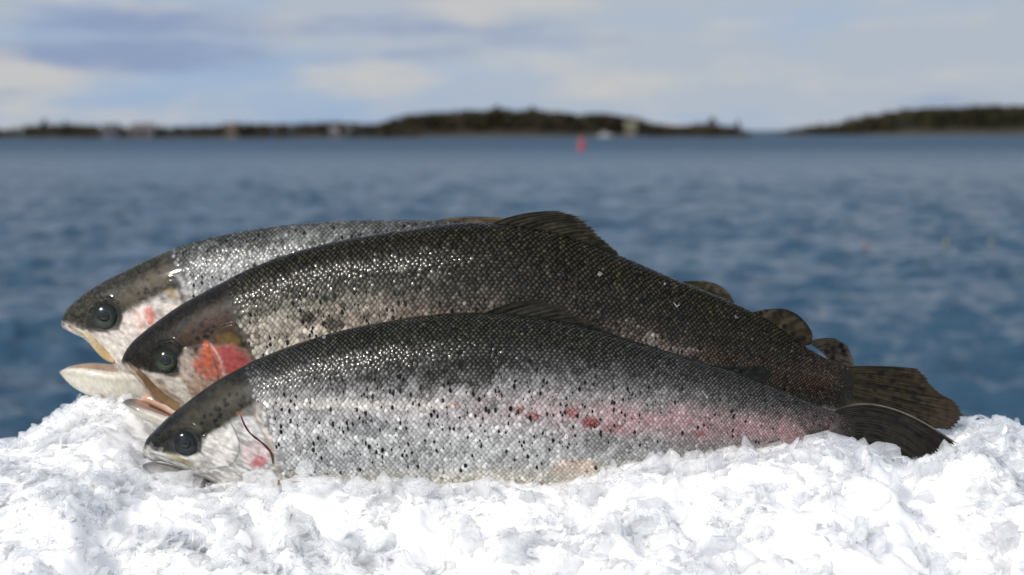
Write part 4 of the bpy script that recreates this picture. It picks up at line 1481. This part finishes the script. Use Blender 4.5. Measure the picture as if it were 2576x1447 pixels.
spec2 = dict(
    dots=.026, tail_x=2135, seed=13, rows=71, pitch=1.62, dome=.12, jit=.22, flash=.035, edge_dark=.05, edge_light=.62, gain=1.15,
    relief=[('area', gill2, .0012, .0013), ('area', cheek2, .0011, .001), ('area', orbit2, -.001, .0012), ('line', [(372, 890), (400, 868), (430, 862), (452, 878)], .0013, .0022)],
    border=[(560, 815), (640, 806), (750, 790), (900, 755), (1100, 728), (1300, 735), (1500, 790), (1700, 868), (1850, 920), (2000, 985), (2150, 1010)],
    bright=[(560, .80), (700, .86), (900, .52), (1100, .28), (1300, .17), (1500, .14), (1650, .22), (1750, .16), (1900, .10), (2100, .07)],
    back=(.0105, .0095, .0055), silver=(.47, .45, .38), belly_col=(.5, .48, .42),
    belly=[(560, 900), (900, 960), (1200, 980), (2200, 1060)],
    pink_y=[(600, 850), (800, 822), (1000, 792), (1200, 790), (1500, 830), (1700, 880), (2000, 960)], pink_w=40,
    pink_a=[(600, .2), (800, .3), (1100, .25), (1500, .12), (1900, .10), (2150, .08)], pink_col=(.34, .21, .18),
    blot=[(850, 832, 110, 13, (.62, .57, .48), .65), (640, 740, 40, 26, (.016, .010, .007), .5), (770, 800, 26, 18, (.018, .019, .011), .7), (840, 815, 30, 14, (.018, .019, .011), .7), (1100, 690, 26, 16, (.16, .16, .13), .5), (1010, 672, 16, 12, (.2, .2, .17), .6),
          (1700, 882, 60, 12, (.24, .20, .20), .5), (1640, 850, 20, 20, (.26, .24, .22), .5), (2050, 975, 60, 26, (.05, .030, .018), .5), (1430, 720, 60, 24, (.025, .016, .010), .4)],
    spot_a=[(560, .8), (800, 1.1), (1300, 1.25), (2150, 1.1)],
    head_dark=(.013, .0105, .007), head_light=(.29, .23, .18),
    head_border=[(290, 925), (340, 940), (370, 946), (440, 945), (470, 900), (500, 884), (522, 862), (580, 862), (620, 880), (700, 860)],
    marks=[('area', [(440, 852), (500, 790), (560, 765), (596, 800), (618, 850), (560, 862), (520, 862), (480, 880)], (.050, .029, .017), 14, .9),
           ('area', [(366, 948), (372, 912), (392, 884), (424, 870), (450, 880), (462, 915), (452, 942), (415, 950)], (.018, .018, .014), 6, .95),
           ('area', [(352, 939), (380, 944), (412, 950), (450, 952), (470, 980), (490, 1020), (460, 1020), (430, 985), (400, 960), (365, 950)], (.50, .46, .40), 5, .8),
           ('area', [(446, 900), (468, 878), (486, 880), (490, 920), (478, 955), (450, 948)], (.42, .34, .30), 8, .7),
           ('area', [(500, 884), (522, 866), (580, 868), (624, 890), (641, 917), (610, 928), (566, 947), (533, 958), (500, 942), (486, 915)], (.36, .085, .06), 14, .85),
           ('area', [(548, 868), (585, 866), (626, 890), (643, 920), (608, 928), (574, 942), (560, 905)], (.30, .055, .06), 11, .8),
           ('area', [(516, 860), (530, 868), (536, 900), (526, 930), (512, 900)], (.44, .10, .035), 8, .75),
           ('line', [(531, 866), (546, 886), (560, 912), (564, 940)], (.50, .36, .33), 2.6, .75),
           ('line', [(500, 935), (520, 925), (535, 940)], (.5, .2, .1), 4, .5),
           ('area', [(545, 845), (575, 838), (605, 850), (612, 870), (575, 862), (550, 866)], (.13, .085, .025), 6, .8),
           ('area', [(470, 960), (520, 960), (560, 985), (540, 1020), (500, 1010), (475, 990)], (.30, .20, .14), 9, .7),
           ('line', [(590, 812), (610, 842), (632, 884), (646, 916)], (.035, .03, .02), 5, .8),
           ('dot', spots_in([(450, 860), (520, 790), (570, 780), (590, 820), (520, 858), (480, 872)], 13, 8, 4, 7), BLK, 0, .92),
           ('dot', spots_in([(520, 745), (590, 745), (600, 800), (560, 800)], 5, 9, 4, 6), BLK, 0, .8)],
    **edge_xy([(560, 640), (566, 735), (576, 770), (594, 800), (616, 840), (634, 876), (650, 915), (668, 960), (690, 1100)]))
t2 = Trout('rainbow_trout', 'dark middle trout with gaping mouth and a bright red gill cover', 1.228, f2_stations, 7, spec2)
t2.eye(417, 909, 31, .34, (.028, .038, .022), (.14, .16, .08), (-.02, .06))
t2.strip('maxilla', [(336, 940), (356, 957), (380, 984), (405, 1006), (432, 1026), (455, 1040)], [6, 11, 14, 14, 12, 6], [(.14, .09, .05), (.10, .055, .028), (.17, .10, .045), (.24, .15, .07), (.22, .12, .07)], .5)
t2.strip('lip', [(309, 918), (322, 930), (336, 940), (352, 956)], [3, 5, 4.5, 3], [(.04, .035, .03), (.12, .09, .06), (.32, .22, .13), (.36, .25, .13)])


def jaw_paint2(u, lat, nz, inner):
    c = np.zeros(u.shape + (3,)) + np.array((.56, .53, .47))
    w = ((1 - smooth(.15, .5, u)) * smooth(-.25, .25, lat))[..., None]
    c = c * (1 - w) + np.array((.10, .105, .10)) * w
    w = (inner * smooth(.10, .3, u))[..., None]
    c = c * (1 - w) + np.array((.40, .24, .18)) * w
    w = (np.exp(-((lat + .05) / .12) ** 2) * smooth(.2, .5, u))[..., None] * .5
    c = c * (1 - w) + np.array((.36, .27, .2)) * w
    return c * (.8 + .4 * nz[..., None])


t2.loft('lower_jaw', [(311, 1006, 312, 1016, 4), (320, 1000, 326, 1028, 9), (345, 1001, 350, 1046, 14), (385, 1012, 390, 1062, 18), (430, 1024, 432, 1078, 21.5), (480, 1030, 478, 1092, 24), (520, 1030, 520, 1100, 25)], jaw_paint2, dent=.92)


def tongue_paint(u, lat, nz, inner):
    c = np.zeros(u.shape + (3,)) + np.array((.50, .30, .21))
    w = smooth(.4, 1, u)[..., None]
    return (c * (1 - w) + np.array((.56, .42, .36)) * w) * (.8 + .4 * nz[..., None])


t2.loft('tongue', [(356, 1000, 356, 1008, 4), (368, 991, 370, 1014, 6), (388, 990, 392, 1022, 8), (430, 1000, 432, 1040, 14), (470, 1020, 470, 1060, 18)], tongue_paint)
t2.fin('dorsal_fin', [(1232, 565), (1320, 578), (1400, 594), (1470, 614), (1540, 642)],
       [(1432, 533), (1462, 545), (1486, 562), (1508, 584), (1530, 608), (1560, 640)], ctrl=[(1322, 524), (1392, 548), (1448, 578), (1500, 608), (1548, 640)], nray=15, rag=.10, col=(.018, .016, .011), edge=(.034, .028, .02), seed=15)
t2.fin('adipose_fin', [(1895, 785), (1930, 812), (1975, 842), (2015, 872)], [(1925, 779), (1982, 780), (2010, 794), (2034, 820), (2044, 842), (2040, 866)], nray=6, rag=.01, col=(.026, .021, .013), edge=(.012, .011, .008), spots=9, seed=16, thick=.002, edge_w=.86)
t2.fin('tail_fin', [(2115, 922), (2138, 955), (2145, 990), (2130, 1024)],
       [(2322, 934), (2342, 956), (2358, 976), (2388, 1002), (2418, 1016), (2436, 1042), (2429, 1066), (2408, 1087), (2372, 1086), (2330, 1092)],
       ctrl=[(2225, 918), (2255, 965), (2270, 1020), (2230, 1070)], nray=26, rag=.03, col=(.024, .020, .013), edge=(.04, .029, .02), spots=26, seed=18, thick=.0016, curl=.01)

# ---- rear trout --------------------------------------------------------------------------------
f3_stations = [
    (157, 805, 160, 826, 5), (164, 785, 184, 838, 9.5), (182, 763, 214, 852, 13), (215, 736, 245, 880, 17), (260, 708, 285, 912, 20.5), (320, 678, 318, 980, 23.5), (400, 640, 395, 1000, 27), (480, 612, 470, 1005, 29.5),
    (600, 585, 590, 1015, 32), (800, 561, 800, 1015, 35), (1000, 555, 1000, 1005, 36), (1200, 563, 1200, 995, 35), (1400, 606, 1400, 985, 32), (1600, 672, 1590, 975, 27), (1760, 738, 1740, 965, 22),
    (1900, 795, 1870, 955, 16), (1990, 862, 1965, 955, 10), (2050, 896, 2030, 960, 6), (2110, 915, 2095, 968, .5)]
gill3 = [(375, 770), (395, 735), (420, 700), (446, 702), (458, 735), (464, 770), (470, 830), (440, 900), (390, 920), (368, 850)]
cheek3 = [(306, 800), (330, 775), (372, 765), (385, 800), (380, 850), (350, 890), (315, 880), (300, 840)]
orbit3 = [(208, 832), (222, 800), (240, 776), (264, 768), (290, 778), (303, 800), (296, 825), (264, 832)]
spec3 = dict(
    dots=.045, tail_x=2000, seed=23, rows=71, pitch=1.62, dome=.12, jit=.22, flash=.03, edge_dark=.10, edge_light=.66, gain=1.12,
    relief=[('area', gill3, .0012, .0013), ('area', cheek3, .001, .001), ('area', orbit3, -.001, .0012), ('line', [(215, 785), (235, 764), (262, 756), (286, 766)], .0013, .0022)],
    border=[(400, 690), (500, 672), (600, 645), (800, 608), (1000, 596), (1300, 640), (2100, 920)],
    bright=[(400, .75), (700, .66), (1000, .45), (1400, .3), (2100, .2)],
    back=(.026, .027, .022), silver=(.47, .48, .475), belly_col=(.55, .54, .5),
    belly=[(400, 900), (2100, 960)],
    pink_y=[(400, 800), (2000, 900)], pink_w=40, pink_a=[(400, .2), (2000, .2)], pink_col=(.4, .3, .28),
    blot=[(560, 690, 60, 30, (.34, .35, .35), .5)],
    spot_a=[(400, .7), (800, .7), (2100, .8)],
    head_dark=(.036, .034, .025), head_light=(.52, .47, .43),
    head_border=[(140, 822), (205, 834), (262, 836), (300, 806), (310, 786), (367, 756), (420, 742), (460, 715), (560, 690)],
    marks=[('area', [(290, 755), (350, 700), (410, 670), (440, 690), (410, 730), (350, 756), (310, 785)], (.085, .068, .046), 14, .85),
           ('area', [(206, 834), (218, 800), (238, 772), (264, 764), (292, 774), (306, 800), (296, 830), (262, 838), (230, 838)], (.030, .032, .026), 5, .95),
           ('area', [(150, 822), (170, 828), (196, 838), (222, 848), (258, 842), (300, 842), (310, 880), (285, 915), (255, 880), (222, 858), (185, 842), (155, 834)], (.60, .56, .49), 6, .85),
           ('area', [(312, 800), (345, 778), (366, 785), (360, 830), (335, 860), (312, 850)], (.66, .58, .53), 9, .7),
           ('area', [(362, 776), (378, 768), (390, 790), (386, 812), (372, 822), (364, 800)], (.62, .22, .17), 6, .85),
           ('line', [(340, 790), (352, 810), (356, 830)], (.66, .34, .28), 7, .6),
           ('area', [(410, 736), (430, 722), (448, 740), (452, 756), (425, 752)], (.36, .26, .13), 6, .75),
           ('line', [(420, 691), (436, 705), (448, 722), (456, 742), (464, 770)], (.05, .05, .045), 5, .8),
           ('line', [(446, 696), (458, 712), (470, 735), (482, 760)], (.62, .62, .6), 6, .9),
           ('line', [(420, 740), (395, 752), (385, 765)], (.46, .47, .47), 5, .6),
           ('dot', spots_in([(330, 720), (400, 680), (430, 680), (420, 720), (370, 748), (330, 760)], 11, 18, 3.5, 6), BLK, 0, .8)],
    **edge_xy([(400, 560), (415, 640), (430, 670), (456, 700), (478, 745), (490, 800), (520, 980)]))
t3 = Trout('rainbow_trout', 'pale silver rear trout with gaping white jaw, farthest from the viewer', 1.306, f3_stations, 6, spec3)
t3.eye(259, 798, 34, .36, (.026, .035, .028), (.12, .14, .10), (.0, .10))
t3.strip('maxilla', [(203, 838), (222, 858), (240, 882), (262, 902), (282, 912)], [8, 12, 13, 13, 8], [(.55, .47, .34), (.5, .4, .25), (.42, .29, .14), (.45, .3, .15), (.5, .36, .2)], .5)
t3.strip('lip', [(158, 826), (172, 832), (190, 838), (208, 846)], [3.5, 5, 5, 4], [(.2, .16, .11), (.45, .4, .3), (.6, .54, .42), (.6, .52, .38)])


def jaw_paint3(u, lat, nz, inner):
    c = np.zeros(u.shape + (3,)) + np.array((.56, .53, .45))
    w = (inner * smooth(.04, .2, u))[..., None]
    c = c * (1 - w) + np.array((.36, .25, .18)) * w
    w = np.exp(-((lat - .12) / .10) ** 2)[..., None] * .45
    c = c * (1 - w) + np.array((.36, .33, .26)) * w
    w = (1 - smooth(.02, .16, u))[..., None] * .5
    c = c * (1 - w) + np.array((.30, .26, .2)) * w
    return c * (.66 + .68 * nz[..., None])


t3.loft('lower_jaw', [(152, 932, 153, 940, 3), (163, 919, 166, 953, 8), (186, 905, 190, 974, 13), (220, 896, 226, 992, 17.5), (262, 898, 268, 1002, 21), (310, 902, 312, 1006, 23), (360, 900, 360, 1008, 22), (430, 890, 430, 1000, 17)], jaw_paint3, dent=.95)
t3.fin('dorsal_fin', [(1080, 560), (1140, 563), (1200, 567), (1260, 576)], [(1280, 550), (1290, 560), (1290, 574)], ctrl=[(1150, 538), (1200, 552), (1265, 574)], nray=10, rag=.04, col=(.07, .055, .036), edge=(.09, .065, .042), seed=25)
t3.fin('adipose_fin', [(1705, 716), (1740, 735), (1780, 752), (1830, 775)], [(1724, 709), (1770, 708), (1805, 716), (1836, 738), (1850, 762)], nray=6, rag=.01, col=(.03, .026, .017), edge=(.06, .05, .036), seed=26, thick=.002, edge_w=.8, yoff=.004)
t3.fin('tail_fin', [(2030, 862), (2060, 880), (2085, 905), (2070, 938)], [(2104, 852), (2130, 868), (2146, 896), (2152, 924), (2140, 960), (2120, 990)], ctrl=[(2060, 846), (2100, 880), (2110, 915), (2095, 960)], nray=18, rag=.02, col=(.03, .026, .02), edge=(.06, .055, .05), seed=28, spots=6)


# ---- crumbs of ice left on the wet backs
def crumb(fish, px, py, r, label, seed):
    x, z = xz([(px, py)], fish.Yn)[0]
    y = fish.surf_y(x, z)
    V, F = flakes(np.random.default_rng(seed), 1, np.array([[x, y - r * .35, z]]), r, r * 1.05, spread=.8)
    V2, F2 = flakes(np.random.default_rng(seed + 1), 1, np.array([[x + r * .5, y - r * .2, z - r * .4]]), r * .6, r * .7, spread=.9)
    v, f = join_vf([(V, F), (V2, F2)])
    link('ice_crumb', make_mesh('ice_crumb', v, f, smooth_shade=False), M_ICE_BASE, label=label, category='ice crumb', group='crumbs of ice stuck to the fish')


crumb(t2, 1676, 719, .0030, 'small bright crumb of ice high on the back of the middle trout', 301)
crumb(t2, 1700, 768, .0042, 'largest crumb of ice stuck to the flank of the middle trout', 311)
crumb(t2, 1508, 690, .0030, 'faint crumb of ice below the dorsal fin of the middle trout', 321)
crumb(t2, 1858, 802, .0024, 'tiny crumb of ice near the adipose fin of the middle trout', 331)
crumb(t1, 806, 860, .0026, 'tiny crumb of ice on the nape of the front trout', 341)
crumb(t1, 760, 1176, .0050, 'clinging lump of ice on the front belly just behind the gill', 351)
